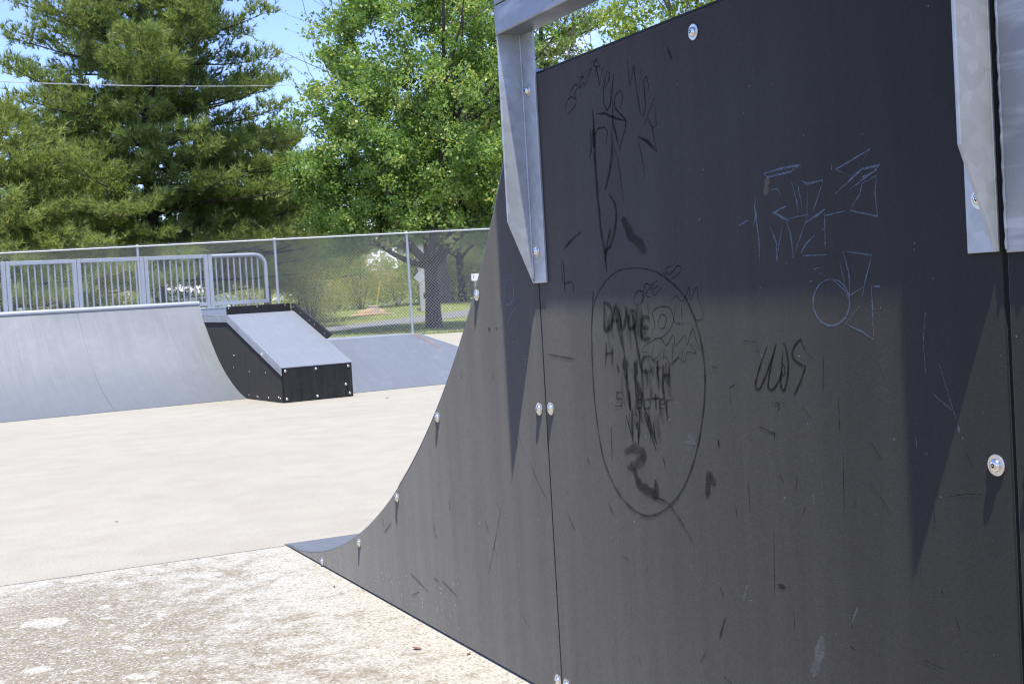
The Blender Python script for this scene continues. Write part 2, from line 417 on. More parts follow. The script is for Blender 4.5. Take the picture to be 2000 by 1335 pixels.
# ------------------------------------------------------------------ NEAR QUARTER PIPE (panel plane x = 1.244)
PX = 1.244; RAD = 2.43; LIP = 4.683; TOPZ = 1.35; SEAM = 2.457; SEAMR = 1.1725; WID = 2.45
ramp = empty('quarter_pipe', (0, 0, 0), 0, 'tall quarter pipe with graffiti covered black side panels and steel brackets', 'skate ramp', 'skate park ramps')
def arc_pts(n, off=0.0, zmax=TOPZ):
    amax = math.acos(1 - zmax / RAD)
    return [(LIP - (RAD + off) * math.sin(amax * i / n), RAD - (RAD + off) * math.cos(amax * i / n)) for i in range(n + 1)]
arc = arc_pts(56)
poly = [(SEAM + .0012, .006)] + [(LIP - .03, .006)] + [(y, max(z + .0035, .007)) for y, z in arc if y < LIP - .16] + [(SEAM + .0012, TOPZ)]
curved = MB().prism(poly, 'x', PX, PX + .0125).build('curved_side_panel', M['panel'], ramp, .0014)
flat = MB().box(PX, PX + .0125, SEAMR + .003, SEAM - .0012, .006, TOPZ).build('flat_side_panel', M['panel'], ramp, .0016)
flat2 = MB().box(PX, PX + .0125, -.12, SEAMR - .004, .006, TOPZ).build('flat_side_panel', M['panel'], ramp, .0016)
for y, z in ((2.786, .895), (3.083, .584), (3.427, .333), (3.797, .146), (4.21, .018), (2.489, .64), (2.474, .045)):
    put_bolt(curved, (PX - .0002, y, z), (-1, 0, 0))
for y, z in ((2.434, .644), (1.2, .643), (1.825, 1.318), (1.2, .045), (2.434, .045)):
    put_bolt(flat, (PX - .0002, y, z), (-1, 0, 0), roll=.4)
for y, z in ((1.14, .643), (.52, 1.318), (.0, .643)):
    put_bolt(flat2, (PX - .0002, y, z), (-1, 0, 0))
# riding sheet
def sheet_strip(pts, x0, x1, th):
    b = MB(); n = len(pts); vs = []
    for i, (y, z) in enumerate(pts):
        a = pts[max(i - 1, 0)]; c = pts[min(i + 1, n - 1)]
        t = Vector((c[0] - a[0], c[1] - a[1])).normalized(); nn = Vector((t[1], -t[0]))
        if nn.y > 0 and i < n // 2: nn = -nn
        vs += [(x0, y, z), (x1, y, z), (x0, y + nn.x * th, z + nn.y * th), (x1, y + nn.x * th, z + nn.y * th)]
    fs = []
    for i in range(n - 1):
        p = 4 * i; q = p + 4
        fs += [(p, p + 1, q + 1, q), (p + 2, q + 2, q + 3, p + 3), (p, q, q + 2, p + 2), (p + 1, p + 3, q + 3, q + 1)]
    fs += [(0, 2, 3, 1), (4 * n - 4, 4 * n - 3, 4 * n - 1, 4 * n - 2)]
    return b.add(vs, fs)
sp_ = [(LIP + .012, .003)] + [(y, z + .006) for y, z in arc[1:]]
sheet = sheet_strip(sp_, PX + .0008, PX + WID, .004).build('riding_sheet', M['ride'], ramp, 0, True)
# deck, coping and the plain far side
dk = MB().box(PX + .016, PX + WID - .01, -.12, 2.49, TOPZ - .012, TOPZ + .012).build('deck', M['panel'], ramp, .002)
cp = MB().tube([(PX, 2.515, TOPZ + .002), (PX + WID, 2.515, TOPZ + .002)], .03, 16).build('coping', M['rail'], ramp, 0, True)
poly2 = [(-.12, .006), (LIP - .03, .006)] + [(y, max(z - .004, .007)) for y, z in arc if y < LIP - .16] + [(-.12, TOPZ - .014)]
MB().prism(poly2, 'x', PX + WID - .013, PX + WID - .001).build('far_side_panel', M['panel'], ramp)
# angle brackets bolted to the panel; the outstanding leg is cut to a taper at its foot
def bracket(yc, side, legw, ztop=1.441):
    """yc: y of the crease; side -1: flat leg runs towards the viewer, +1: away"""
    b = MB()
    zb = .913; xo = PX - .0595; t = .006
    y0, y1 = (yc - legw, yc) if side < 0 else (yc, yc + legw)
    b.box(PX - t, PX - .0006, y0, y1, zb, ztop)
    prof = [(PX - t, zb), (PX - t, ztop), (xo, ztop), (xo, 1.047)]
    ya, yb = (yc - t, yc) if side < 0 else (yc, yc + t)
    b.prism(prof, 'y', ya, yb)
    # fillet weld line in the crease
    ym = ya - .0015 if side < 0 else yb + .0015
    b.tube([(PX - t - .001, ym, zb + .01 + k * .02) for k in range(27)], [.0028 + .0005 * math.sin(k * 2.1) for k in range(27)], 6)
    o = b.build('angle_bracket', M['zinc'], ramp, .0012)
    ybolt = (y0 + y1) / 2 + (.004 if side < 0 else -.001)
    for z in (.981, 1.322): put_bolt(o, (PX - t - .0002, ybolt, z), (-1, 0, 0), roll=.2)
    return o
bracket(2.474, -1, .0625)
bracket(1.178, 1, .050)
br3 = MB().box(PX - .007, PX - .0006, 1.098, 1.1630, .911, 1.441)
br3.tube([(PX - .007, 1.1622 + 0.0004 * math.sin(k * 1.7), .915 + k * .0085) for k in range(62)], [.0022 + .0006 * math.sin(k * 2.3) * math.sin(k * .7) for k in range(62)], 6)
b3 = br3.build('strap_plate', M['zinc_beam'], ramp, .0012)
put_bolt(b3, (PX - .0072, 1.112, .981), (-1, 0, 0)); put_bolt(b3, (PX - .0072, 1.112, 1.322), (-1, 0, 0))
# beam over brackets; solid guard sheet above, out of view, added to shade panel
MB().box(PX - .0605, PX + .003, 1.168, 2.4775, 1.442, 1.5045).build('guard_beam', M['zinc_beam'], ramp, .004, seg=3)
for y_ in (2.418, 1.169): MB().box(PX - .0600, PX + .002, y_, y_ + .059, 1.5055, 2.06).build('guard_post', M['zinc_beam'], ramp, .003)
MB().box(PX - .0595, PX - .052, 1.230, 2.416, 1.5065, 2.06).build('guard_shade_sheet', M['rail'], ramp, .001)
MB().box(PX - .0605, PX + .003, 1.168, 2.4775, 2.061, 2.12).build('guard_top_rail', M['zinc_beam'], ramp, .004, seg=3)

# ---- graffiti: ribbons lying on the panel plane, traced in photo pixels and put on x = PX
_lift = [0]
def stroke_geo(b, pts, wpx, taper=True, smooth=True):
    P = [on_x(u, v, PX)[1:] for u, v in pts]
    P = [Vector((p[0], p[1])) for p in P]
    if smooth and len(P) > 2:
        Q = []
        closed = (P[0] - P[-1]).length < 1e-6
        for i in range(len(P) - 1):
            p0 = P[i - 1] if i else (P[-2] if closed else P[0]); p1, p2 = P[i], P[i + 1]
            p3 = P[i + 2] if i + 2 < len(P) else (P[1] if closed else P[-1])
            for k in range(6):
                t = k / 6
                Q.append(.5 * ((2 * p1) + (p2 - p0) * t + (2 * p0 - 5 * p1 + 4 * p2 - p3) * t * t + (3 * p1 - p0 - 3 * p2 + p3) * t ** 3))
        Q.append(P[-1]); P = Q
    elif len(P) == 2:
        P = [P[0].lerp(P[1], k / 8) for k in range(9)]
    wd = 1.38 * wpx / 1330.0 * (P[0][0] / 1.6 if P[0][0] > 1 else 1) * .85
    n = len(P); vs = []; _lift[0] = (_lift[0] + 1) % 40
    off = .00025 + _lift[0] * .00001
    for i, p in enumerate(P):
        t = (P[min(i + 1, n - 1)] - P[max(i - 1, 0)])
        t = t.normalized() if t.length > 1e-9 else Vector((0, 1))
        nn = Vector((-t.y, t.x))
        f = 1.0 if not taper else min(1, .35 + 3.5 * min(i, n - 1 - i) / n)
        hw = wd * .5 * f * (1 + .18 * math.sin(i * 1.3 + len(b.v)))
        for sgn in (1, 0, -1):
            q = p + nn * hw * 1.25 * sgn; vs.append((PX - off, q.x, q.y))
    b.add(vs, [(3 * i + j, 3 * i + j + 1, 3 * i + j + 4, 3 * i + j + 3) for i in range(n - 1) for j in (0, 1)])
def ribbon_build(b, name, mat, parent, label=None):
    o = b.build(name, M[mat], parent, fix=False); n = len(o.data.vertices)
    at = o.data.attributes.new('core', 'FLOAT', 'POINT'); at.data.foreach_set('value', np.tile(np.array([0, 1, 0], dtype=np.float32), n // 3))
    if label: o['label'] = label
    if 'pattern' in name: o['kind'] = 'stuff'
    return o
def graffiti(parent, name, mat, ox, oy, sc, strokes, label=None, smooth=True):
    b = MB()
    for wpx, pts in strokes:
        stroke_geo(b, [(ox + x / sc, oy + y / sc) for x, y in pts], wpx / sc, smooth=smooth)
    return ribbon_build(b, name, mat, parent, label)
Z6 = (1080, 90, 2.842); Z7 = (1050, 480, 2.225); Z5 = (1400, 260, 3.035); Z1 = (1400, 500, 1.598); Z3 = (780, 500, 3.338); Z8 = (500, 900, 3.069)
graffiti(flat, 'marker_lettering', 'ink', *Z6, [
    (6, [(75, 375), (72, 330), (95, 285), (125, 295), (128, 320), (105, 355), (80, 380)]), (6, [(92, 300), (100, 250), (125, 215), (135, 225), (120, 270), (130, 285)]),
    (6, [(140, 180), (165, 170), (150, 200), (145, 235), (170, 205), (180, 215), (165, 240)]), (6, [(175, 150), (215, 125), (195, 165), (185, 205)]),
    (5, [(206, 100), (245, 75), (225, 108), (262, 112), (238, 78)]), (6, [(160, 150), (175, 190)])], 'thin looped black marker lettering climbing to the top edge')
graffiti(flat, 'marker_tag', 'ink', *Z6, [
    (10, [(232, 175), (240, 115), (260, 220), (275, 120), (285, 215)]), (11, [(300, 140), (282, 230), (283, 320), (300, 360), (318, 330), (330, 230), (338, 155)]),
    (8, [(298, 140), (315, 150), (310, 190), (290, 240)]), (9, [(360, 235), (340, 300), (345, 345), (405, 410), (400, 492)]),
    (8, [(372, 352), (388, 290), (375, 245), (350, 275)]), (12, [(240, 378), (285, 375), (345, 400), (405, 415)]),
    (13, [(332, 300), (332, 420), (350, 490), (370, 578), (410, 420)]), (9, [(235, 490), (250, 458), (285, 450), (305, 475), (295, 555)])], 'black marker tag with M, U and S', False)
graffiti(flat, 'marker_tag', 'ink', *Z6, [
    (9, [(412, 75), (428, 230), (448, 110), (475, 330), (488, 120)]), (9, [(465, 240), (485, 370), (500, 397), (515, 340), (503, 190), (520, 168), (531, 215), (528, 262)]),
    (9, [(497, 460), (565, 285), (574, 440), (555, 455), (520, 402)]), (10, [(530, 400), (550, 450), (580, 592)]), (17, [(578, 586), (530, 535), (472, 503)]), (8, [(470, 500), (495, 620), (510, 735)])],
    'black marker tag of W and S with a zigzag beneath', False)
graffiti(flat, 'marker_drips', 'ink_faded', *Z6, [
    (22, [(222, 350), (228, 480), (235, 650), (250, 850), (265, 1000), (285, 1130), (300, 1255)]), (14, [(208, 460), (213, 560), (205, 625)]), (34, [(225, 460), (230, 570)]),
    (18, [(325, 460), (328, 600), (318, 680), (300, 760), (292, 800)]), (8, [(330, 420), (330, 540), (352, 600), (370, 690), (392, 865)]),
    (17, [(310, 820), (345, 880), (352, 960), (340, 1040), (318, 1110), (285, 1150)]), (20, [(320, 1010), (300, 1120), (290, 1200)])])
graffiti(flat, 'smudge_pattern', 'smudge', *Z6, [(22, [(636, 5), (648, 40), (660, 75)]), (60, [(385, 955), (440, 1050), (520, 1140)]), (14, [(60, 1130), (110, 1070), (160, 1030)]), (10, [(46, 1175), (50, 1250), (56, 1320)])])
graffiti(flat, 'marker_oval', 'ink_faded', *Z7, [
    (10, [(420, 97), (340, 115), (275, 185), (240, 280), (237, 420), (245, 620), (262, 780), (290, 930), (340, 1050), (400, 1130), (470, 1172), (540, 1155), (610, 1090),
          (665, 980), (705, 830), (727, 650), (725, 500), (695, 350), (645, 230), (570, 150), (500, 108), (420, 97)]), (8, [(243, 190), (240, 260), (238, 330)])],
    'large upright oval drawn in black marker')
graffiti(flat, 'marker_lettering', 'ink', *Z7, [
    (5, [(430, 260), (420, 230), (435, 198), (460, 203), (457, 240), (430, 260)]), (5, [(452, 245), (468, 168), (490, 178), (470, 212), (497, 226)]),
    (5, [(525, 150), (497, 172), (508, 215), (540, 180)]), (5, [(502, 190), (525, 172)]), (5, [(545, 115), (575, 160)]), (5, [(600, 78), (558, 100), (572, 125), (608, 88), (624, 95), (616, 118), (578, 148)])],
    'thin black lettering on a slant at the top of the oval')
graffiti(flat, 'marker_bubble_letters', 'ink', *Z7, [
    (4, [(495, 390), (510, 340), (500, 290), (530, 265), (575, 270), (590, 320), (570, 370), (530, 400), (495, 390)]),
    (4, [(525, 350), (535, 300), (560, 310), (550, 355), (525, 350)]), (4, [(600, 250), (595, 330), (640, 335)]), (4, [(625, 260), (628, 315)]), (4, [(655, 250), (690, 320), (725, 312)]),
    (4, [(570, 250), (600, 218), (630, 240), (650, 200), (660, 180), (665, 235), (690, 178), (700, 230), (727, 312)]),
    (4, [(450, 460), (470, 430), (530, 400), (560, 430), (590, 385), (600, 430), (640, 390), (650, 430), (675, 360), (690, 410), (707, 450)]),
    (4, [(707, 450), (660, 425), (690, 465), (650, 462), (640, 505), (612, 485), (580, 515), (552, 478), (512, 505), (482, 465), (450, 460)]),
    (4, [(505, 425), (498, 495), (530, 470), (540, 440)]), (4, [(550, 440), (548, 500)]), (4, [(592, 430), (586, 505), (618, 470)]), (4, [(632, 425), (628, 490)])],
    'thin black outlined bubble letters across the right of the oval')
graffiti(flat, 'faded_lettering', 'ink_faded', *Z7, [
    (18, [(290, 240), (292, 360), (318, 345), (322, 275), (292, 245)]), (16, [(322, 365), (340, 260), (358, 375)]), (13, [(330, 325), (352, 325)]), (16, [(352, 270), (372, 365), (390, 265)]),
    (16, [(402, 285), (396, 350), (422, 352), (427, 292), (402, 285)]), (16, [(446, 290), (452, 405)]), (18, [(490, 315), (458, 312), (458, 400), (495, 398)]), (16, [(458, 356), (485, 355)]),
    (14, [(330, 260), (372, 450)]), (14, [(355, 270), (380, 490)]), (18, [(410, 290), (450, 530)]), (10, [(380, 260), (395, 330)]),
    (13, [(300, 420), (295, 520)]), (13, [(326, 430), (325, 520)]), (10, [(297, 470), (326, 465)]), (12, [(345, 510), (357, 552)]),
    (38, [(378, 480), (386, 575)]), (17, [(430, 490), (432, 565)]), (16, [(492, 480), (460, 488), (455, 540), (490, 545), (492, 515)]), (12, [(500, 520), (502, 572)]), (13, [(522, 500), (526, 585)]), (12, [(515, 530), (540, 528)]),
    (15, [(546, 515), (548, 605)]), (15, [(573, 515), (574, 615)]), (12, [(546, 565), (574, 560)])], 'smeared black marker words running down in streaks')
graffiti(flat, 'faded_lettering', 'ink', *Z7, [
    (10, [(370, 635), (345, 637), (345, 663), (370, 665), (366, 695), (338, 696)]), (14, [(400, 630), (403, 712)]), (11, [(428, 668), (430, 705), (452, 702), (450, 668), (428, 668)]),
    (11, [(464, 666), (466, 708), (490, 702), (488, 666), (464, 666)]), (12, [(512, 640), (516, 710)]), (9, [(497, 664), (530, 660)]), (9, [(530, 690), (552, 684), (548, 664), (532, 668), (532, 704), (552, 706)]),
    (11, [(563, 740), (562, 672), (592, 662)]), (10, [(380, 822), (386, 735), (416, 850)]), (9, [(435, 760), (440, 855)]), (10, [(460, 722), (516, 885)]), (9, [(512, 830), (502, 758)])], 'black marker words in the lower half of the oval', False)
graffiti(flat, 'marker_drips', 'ink_faded', *Z7, [(22, [(385, 560), (405, 720)]), (24, [(420, 500), (442, 730)]), (20, [(438, 590), (470, 720), (520, 860)]), (14, [(540, 580), (568, 760)]), (12, [(445, 720), (440, 860)]), (16, [(410, 700), (415, 850)])])
random.seed(41)
graffiti(flat, 'smudge_pattern', 'smear', *Z7, [(random.uniform(6, 20), [(x_, y_), (x_ + random.uniform(-2, 10), y_ + h_ * .5), (x_ + random.uniform(4, 22), y_ + h_)])
    for x_, y_, h_ in [(random.uniform(285, 480), random.uniform(235, 320), random.uniform(60, 190)) for _ in range(20)] + [(random.uniform(360, 575), random.uniform(470, 560), random.uniform(60, 170)) for _ in range(22)]
    + [(random.uniform(390, 580), random.uniform(640, 740), random.uniform(50, 130)) for _ in range(14)]])
graffiti(flat, 'smudge_pattern', 'smudge', *Z7, [
    (44, [(378, 895), (430, 880), (462, 915), (430, 950), (390, 965)]), (40, [(420, 960), (440, 1030), (480, 1062), (518, 1078), (512, 1015)]), (8, [(505, 1090), (565, 1115), (620, 1190), (680, 1292)]), (14, [(508, 1088), (562, 1112)]),
    (7, [(320, 778), (326, 935)]), (7, [(45, 470), (100, 482), (165, 491)]), (9, [(752, 522), (785, 532)]), (40, [(738, 1092), (748, 1000), (774, 1040)]), (10, [(308, 1120), (332, 1162)]), (8, [(785, 838), (792, 875)]),
    (8, [(545, 915), (558, 965)]), (7, [(215, 915), (228, 948)]), (10, [(112, 60), (116, 130), (118, 202)]), (10, [(116, 165), (150, 158), (157, 195)]), (6, [(830, 620), (860, 600)]), (5, [(135, 1170), (165, 1240)])])
graffiti(flat, 'scuff_pattern', 'scuff', *Z7, [(34, [(655, 815), (672, 850), (648, 890)]), (6, [(642, 900), (628, 960), (613, 1035)]), (16, [(640, 850), (690, 860)])])
graffiti(flat, 'chalk_tag', 'chalk', *Z5, [
    (13, [(280, 240), (400, 205), (500, 190), (440, 228), (300, 262), (280, 240)]), (9, [(235, 370), (225, 440), (250, 620), (257, 775)]), (12, [(130, 550), (185, 515)]), (12, [(225, 425), (235, 490), (215, 556)]),
    (10, [(320, 340), (360, 328), (385, 377)]), (11, [(330, 475), (415, 430)]), (9, [(445, 290), (475, 400), (487, 472)]), (9, [(480, 300), (507, 442)]),
    (14, [(510, 285), (535, 300), (632, 277)]), (11, [(632, 277), (588, 420), (535, 532), (538, 302)]), (13, [(530, 530), (645, 450)]), (10, [(415, 510), (480, 495), (545, 478)]),
    (11, [(320, 560), (355, 650), (358, 768)]), (10, [(392, 540), (367, 680), (358, 768)]), (12, [(410, 510), (440, 600), (456, 738), (480, 660), (530, 520)]),
    (11, [(585, 600), (535, 650), (500, 710), (520, 725), (655, 720)]), (10, [(640, 470), (645, 690)]), (7, [(640, 490), (760, 460)]), (16, [(340, 470), (430, 520)])], 'angular pale chalk tag', False)
graffiti(flat, 'chalk_tag', 'chalk', *Z5, [
    (11, [(790, 277), (913, 92), (706, 216), (802, 250)]), (13, [(705, 360), (862, 212), (970, 190), (945, 218), (775, 345)]), (12, [(865, 295), (950, 250), (940, 350), (955, 492), (790, 457), (850, 360), (865, 295)]), (8, [(685, 180), (681, 216)]),
    (9, [(855, 265), (930, 230)])], 'angular pale chalk S', False)
graffiti(flat, 'chalk_tag', 'chalk', *Z5, [
    (11, [(760, 700), (920, 722), (890, 840), (865, 962)]), (10, [(750, 700), (785, 830), (790, 960), (880, 905)]), (9, [(650, 788), (575, 805), (640, 845)]), (8, [(545, 880), (572, 875)]), (8, [(730, 760), (745, 830), (765, 900)]),
    (10, [(930, 905), (972, 908)]), (10, [(915, 905), (925, 1050), (930, 1200)]), (10, [(850, 1020), (765, 1130), (870, 1180), (928, 1222)]), (12, [(690, 870), (760, 930), (787, 1000)])], 'angular pale chalk letters beside a chalk circle', False)
graffiti(flat, 'chalk_circle', 'chalk', *Z5, [(12, [(680 + 108 * math.sin(a), 1002 - 137 * math.cos(a)) for a in [2 * math.pi * i / 14 for i in range(15)]])])
graffiti(flat, 'tape_trace', 'tape', *Z5, [(42, [(303, 262), (288, 372)])])
graffiti(flat, 'marker_tag', 'ink', *Z1, [
    (8, [(158, 278), (135, 345), (121, 400), (128, 416), (142, 400), (165, 340), (186, 270)]), (8, [(186, 275), (168, 350), (161, 405), (172, 417), (188, 400), (206, 360)]),
    (8, [(207, 290), (203, 350), (200, 400), (212, 417), (224, 350), (216, 285), (205, 270)]), (4, [(207, 340), (202, 358), (209, 374), (213, 350), (207, 340)]),
    (8, [(268, 278), (262, 262), (243, 280), (236, 312), (258, 336), (278, 342)]), (9, [(278, 342), (262, 390), (242, 432)]), (3, [(122, 290), (126, 302)]), (3, [(129, 288), (133, 300)]), (3, [(272, 276), (275, 290)]), (3, [(278, 274), (281, 288)]),
    (3, [(180, 472), (187, 455), (192, 472)]), (3, [(199, 450), (192, 460), (198, 466), (190, 487)]), (3.5, [(172, 457), (177, 459)]), (3.5, [(206, 457), (211, 459)])], 'bold black marker tag reading CLOS in quotation marks')
graffiti(flat, 'scratch_pattern', 'scratch', *Z1, [
    (5, [(128, 530), (166, 546)]), (6, [(160, 546), (188, 556)]), (4, [(180, 545), (182, 572)]), (3, [(78, 264), (128, 268)]), (3, [(718, 752), (780, 742), (842, 744)]), (4, [(380, 440), (386, 562)]), (4, [(333, 300), (333, 418)]),
    (9, [(27, 1125), (10, 1192)]), (13, [(190, 1026), (217, 1034)]), (4, [(700, 1040), (712, 1062)]), (3, [(178, 840), (182, 1055)]), (3, [(480, 580), (520, 640)]), (3, [(60, 780), (64, 812)]), (4, [(270, 800), (278, 780)]), (3, [(480, 710), (545, 800)]),
    (4, [(745, 1120), (760, 1170)]), (3, [(640, 1255), (715, 1290)]), (4, [(20, 1310), (50, 1335)]), (4, [(100, 700), (105, 800)]), (4, [(5, 570), (6, 595)]), (5, [(415, 1215), (435, 1230)]), (3, [(240, 1100), (244, 1170)]), (3, [(395, 620), (398, 800)])])
graffiti(flat, 'scuff_pattern', 'scuff', *Z1, [
    (3, [(652, 170), (646, 260), (652, 368)]), (4, [(694, 333), (720, 420), (748, 508)]), (9, [(755, 528), (757, 552)]), (11, [(97, 1025), (84, 1075)]), (8, [(442, 1092), (418, 1152)]), (36, [(330, 1185), (318, 1250), (300, 1312)]),
    (8, [(56, 902), (57, 918)]), (4, [(300, 740), (304, 772)]), (14, [(290, 1290), (312, 1300)]), (3, [(620, 560), (626, 600)]), (5, [(670, 425), (735, 480)])])
graffiti(curved, 'chalk_lettering', 'chalk', *Z3, [
    (9, [(715 + 31 * math.sin(a), 232 - 83 * math.cos(a)) for a in [2 * math.pi * i / 12 for i in range(13)]])], 'tall chalk O')
graffiti(curved, 'chalk_lettering', 'scuff', *Z3, [
    (6, [(680, 318), (720, 314), (762, 325), (705, 430), (750, 466), (700, 520), (712, 560)]), (6, [(680, 570), (766, 558)]), (6, [(685, 570), (716, 690), (730, 600)]), (5, [(810, 600), (824, 700), (826, 752)]), (5, [(790, 655), (822, 722)]), (5, [(803, 673), (842, 668)])],
    'faint chalk zigzag and lettering running downwards', False)
graffiti(curved, 'scratch_pattern', 'scratch', *Z3, [(18, [(578, 474), (596, 478)]), (15, [(628, 470), (642, 472)]), (8, [(768, 1195), (772, 1240)]), (4, [(770, 1150), (830, 1310)]), (5, [(405, 735), (408, 800)]), (5, [(612, 740), (605, 830)]), (5, [(445, 1120), (440, 1180)])])
graffiti(curved, 'scratch_pattern', 'scratch', *Z8, [
    (6, [(1472, 262), (1430, 500), (1395, 675)]), (7, [(1065, 372), (1072, 420), (1086, 462)]), (8, [(1375, 358), (1402, 438)]), (9, [(925, 670), (975, 720), (1032, 782)]), (8, [(1115, 715), (1165, 765), (1212, 815)]), (7, [(1060, 700), (1100, 720)]),
    (5, [(1640, 0), (1700, 140), (1762, 262)]), (8, [(770, 430), (812, 365)]), (7, [(848, 340), (846, 390)]), (9, [(1160, 230), (1165, 300)]), (5, [(1420, 515), (1445, 555)]), (6, [(755, 340), (770, 395)]), (6, [(930, 805), (985, 780)]), (5, [(1600, 930), (1640, 1000)])])
b = MB()
for i in range(150):
    u = random.uniform(640, 900); v = 1090 + (u - 640) * random.uniform(.22, .55) + random.uniform(-14, 16)
    if v > 1105 + (u - 630) * .5645 - 5: continue
    l = random.choice((3, 4, 6, 9)) ; stroke_geo(b, [(u, v), (u + random.uniform(-1, 2), v + l * random.uniform(.4, 1))], random.uniform(1.2, 2.6))
for i in range(16):
    u = random.uniform(700, 1080); v = random.uniform(900, 1250)
    if v < 1105 + (u - 630) * .5645 - 10 and u > 800: stroke_geo(b, [(u, v), (u + random.uniform(-1, 1), v + random.uniform(1, 3))], random.uniform(1.2, 2.0))
ribbon_build(b, 'speck_pattern', 'speck', curved)
b = MB()
for i in range(24):
    u = random.uniform(1110, 1960); v = random.uniform(150, 1300)
    stroke_geo(b, [(u, v), (u + random.uniform(-2, 2), v + random.uniform(1, 4))], random.uniform(1.0, 2.0))
ribbon_build(b, 'speck_pattern', 'speck', flat)
b = MB()
for i in range(18):
    u = random.uniform(1110, 1940); v = random.uniform(620, 1290); l = random.uniform(10, 46)
    a = random.gauss(1.45, .35); stroke_geo(b, [(u, v), (u + l * .5 * math.cos(a) + random.uniform(-2, 2), v + l * .5 * math.sin(a)), (u + l * math.cos(a), v + l * math.sin(a))], random.uniform(.9, 2.2))
ribbon_build(b, 'scratch_pattern', 'scratch', flat)

# ------------------------------------------------------------------ PAVING
pr = MB().box(-14, 30, -16, 4.668, -.12, 0).build('rough_pavement', M['pave_r']); tag(pr, kind='structure')
FA = Vector((2.113, 30.302)); FB = Vector((10.879, 27.908)); FD = (FB - FA).normalized()
fl = FA - FD * 26; fr = FA + FD * 38
fnv = Vector((FD.y, -FD.x)) * -.12
ps = MB().prism([(-22, 4.679), (36, 4.679), (fr.x + fnv.x, fr.y + fnv.y), (fl.x + fnv.x, fl.y + fnv.y)], 'z', -.115, .0).build('smooth_pavement', M['pave_s']); tag(ps, kind='structure')
# bed under the joint
jb = MB().box(-14, 36, 4.60, 4.75, -.13, -.118).build('joint_bed', M['dark']); tag(jb, kind='structure')

# ------------------------------------------------------------------ FAR RAMPS (local frame a, b, z)
TH = R(5.6); O0 = (3.105, 11.431, 0)
qp = empty('quarter_pipe', O0, TH, 'low wide steel quarter pipe with a railing along its deck', 'skate ramp', 'skate park ramps')
def catmull(P, n=8):
    Q = []
    for i in range(len(P) - 1):
        p0 = P[max(i - 1, 0)]; p1 = P[i]; p2 = P[i + 1]; p3 = P[min(i + 2, len(P) - 1)]
        for k in range(n):
            t = k / n
            Q.append(tuple(.5 * (2 * b_ + (c_ - a_) * t + (2 * a_ - 5 * b_ + 4 * c_ - d_) * t * t + (3 * b_ - a_ - 3 * c_ + d_) * t ** 3) for a_, b_, c_, d_ in zip(p0, p1, p2, p3)))
    Q.append(P[-1]); return Q
prof = catmull([(.98, .004), (1.17, .055), (1.427, .165), (1.711, .338), (1.989, .590), (2.153, .780), (2.285, .955)])
AL = -5.2
for i, (x0, x1) in enumerate(((AL, -2.602), (-2.600, -1.261), (-1.259, 0.004))):
    sheet_strip(prof, x0, x1, .005).build('riding_sheet', M['ride'], qp, 0, True)
MB().tube([(AL, 2.292, .957), (.004, 2.292, .957)], .030, 14).build('coping', M['rail'], qp, 0, True)
MB().box(AL, .0, 2.325, 3.12, .915, .945).build('deck', M['rail'], qp, .003)
sidepoly = [(3.1, .004), (1.05, .004)] + [(b_, z_ - .012) for b_, z_ in prof if z_ > .03] + [(3.1, .91)]
MB().prism(sidepoly, 'x', -.016, -.003).build('side_panel', M['panel_far'], qp)
MB().prism(sidepoly, 'x', AL + .003, AL + .016).build('side_panel', M['panel_far'], qp)
# railing: framed sections of square tube with round balusters
RB = 3.0; ZT = 1.487; ZB = .952
def rail_section(a0, a1, last=False):
    g = empty('railing_section', (0, 0, 0)); g.parent = qp
    t = .021
    fr_ = MB()
    if not last:
        fr_.box(a0, a0 + .042, RB - t, RB + t, .90, ZT + t); fr_.box(a1 - .042, a1, RB - t, RB + t, .90, ZT + t)
        fr_.box(a0 + .042, a1 - .042, RB - t, RB + t, ZT - t, ZT + t); fr_.box(a0 + .042, a1 - .042, RB - t, RB + t, ZB - t, ZB + t)
        fr_.build('frame', M['rail'], g, .004)
    else:
        fr_.box(a0, a0 + .042, RB - t, RB + t, .90, ZT + t)
        rr = .13; pts = [(a0 + .042, RB, ZT)]
        pts += [(a1 - rr + rr * math.sin(q), RB, ZT - rr + rr * math.cos(q)) for q in [math.pi / 2 * i / 8 for i in range(9)]]
        pts += [(a1, RB, .93)]
        fr_.tube(pts, t, 10); fr_.box(a0 + .042, a1 - .02, RB - t, RB + t, ZB - t, ZB + t)
        fr_.box(a0 + .42, a0 + .455, RB - .018, RB + .018, .86, ZB - t)
        fr_.build('frame', M['rail'], g, 0, True)
    n = 10 if not last else 9
    bal = MB().tube([(0, RB, ZB + t), (0, RB, ZT - t)], .0088, 8, False)
    first = None
    for i in range(1, n):
        a = a0 + .021 + (a1 - a0 - .042) * i / n
        if first is None:
            first = bal.build('baluster', M['rail'], g, 0, True); o = first
        else:
            o = first.copy(); COL.objects.link(o); o.parent = g
        o.location = (a, 0, 0)
        if last and a > a1 - .13: o.scale = (1, 1, 1); o.location.z = 0; o.scale.z = .985; o.location.z = ZB * .013
    return g
sp_a = .716
a_cur = .36
k = 0
while a_cur > AL + .8:
    rail_section(a_cur - sp_a, a_cur - .003); a_cur -= sp_a
rail_section(.36, 1.035, True)

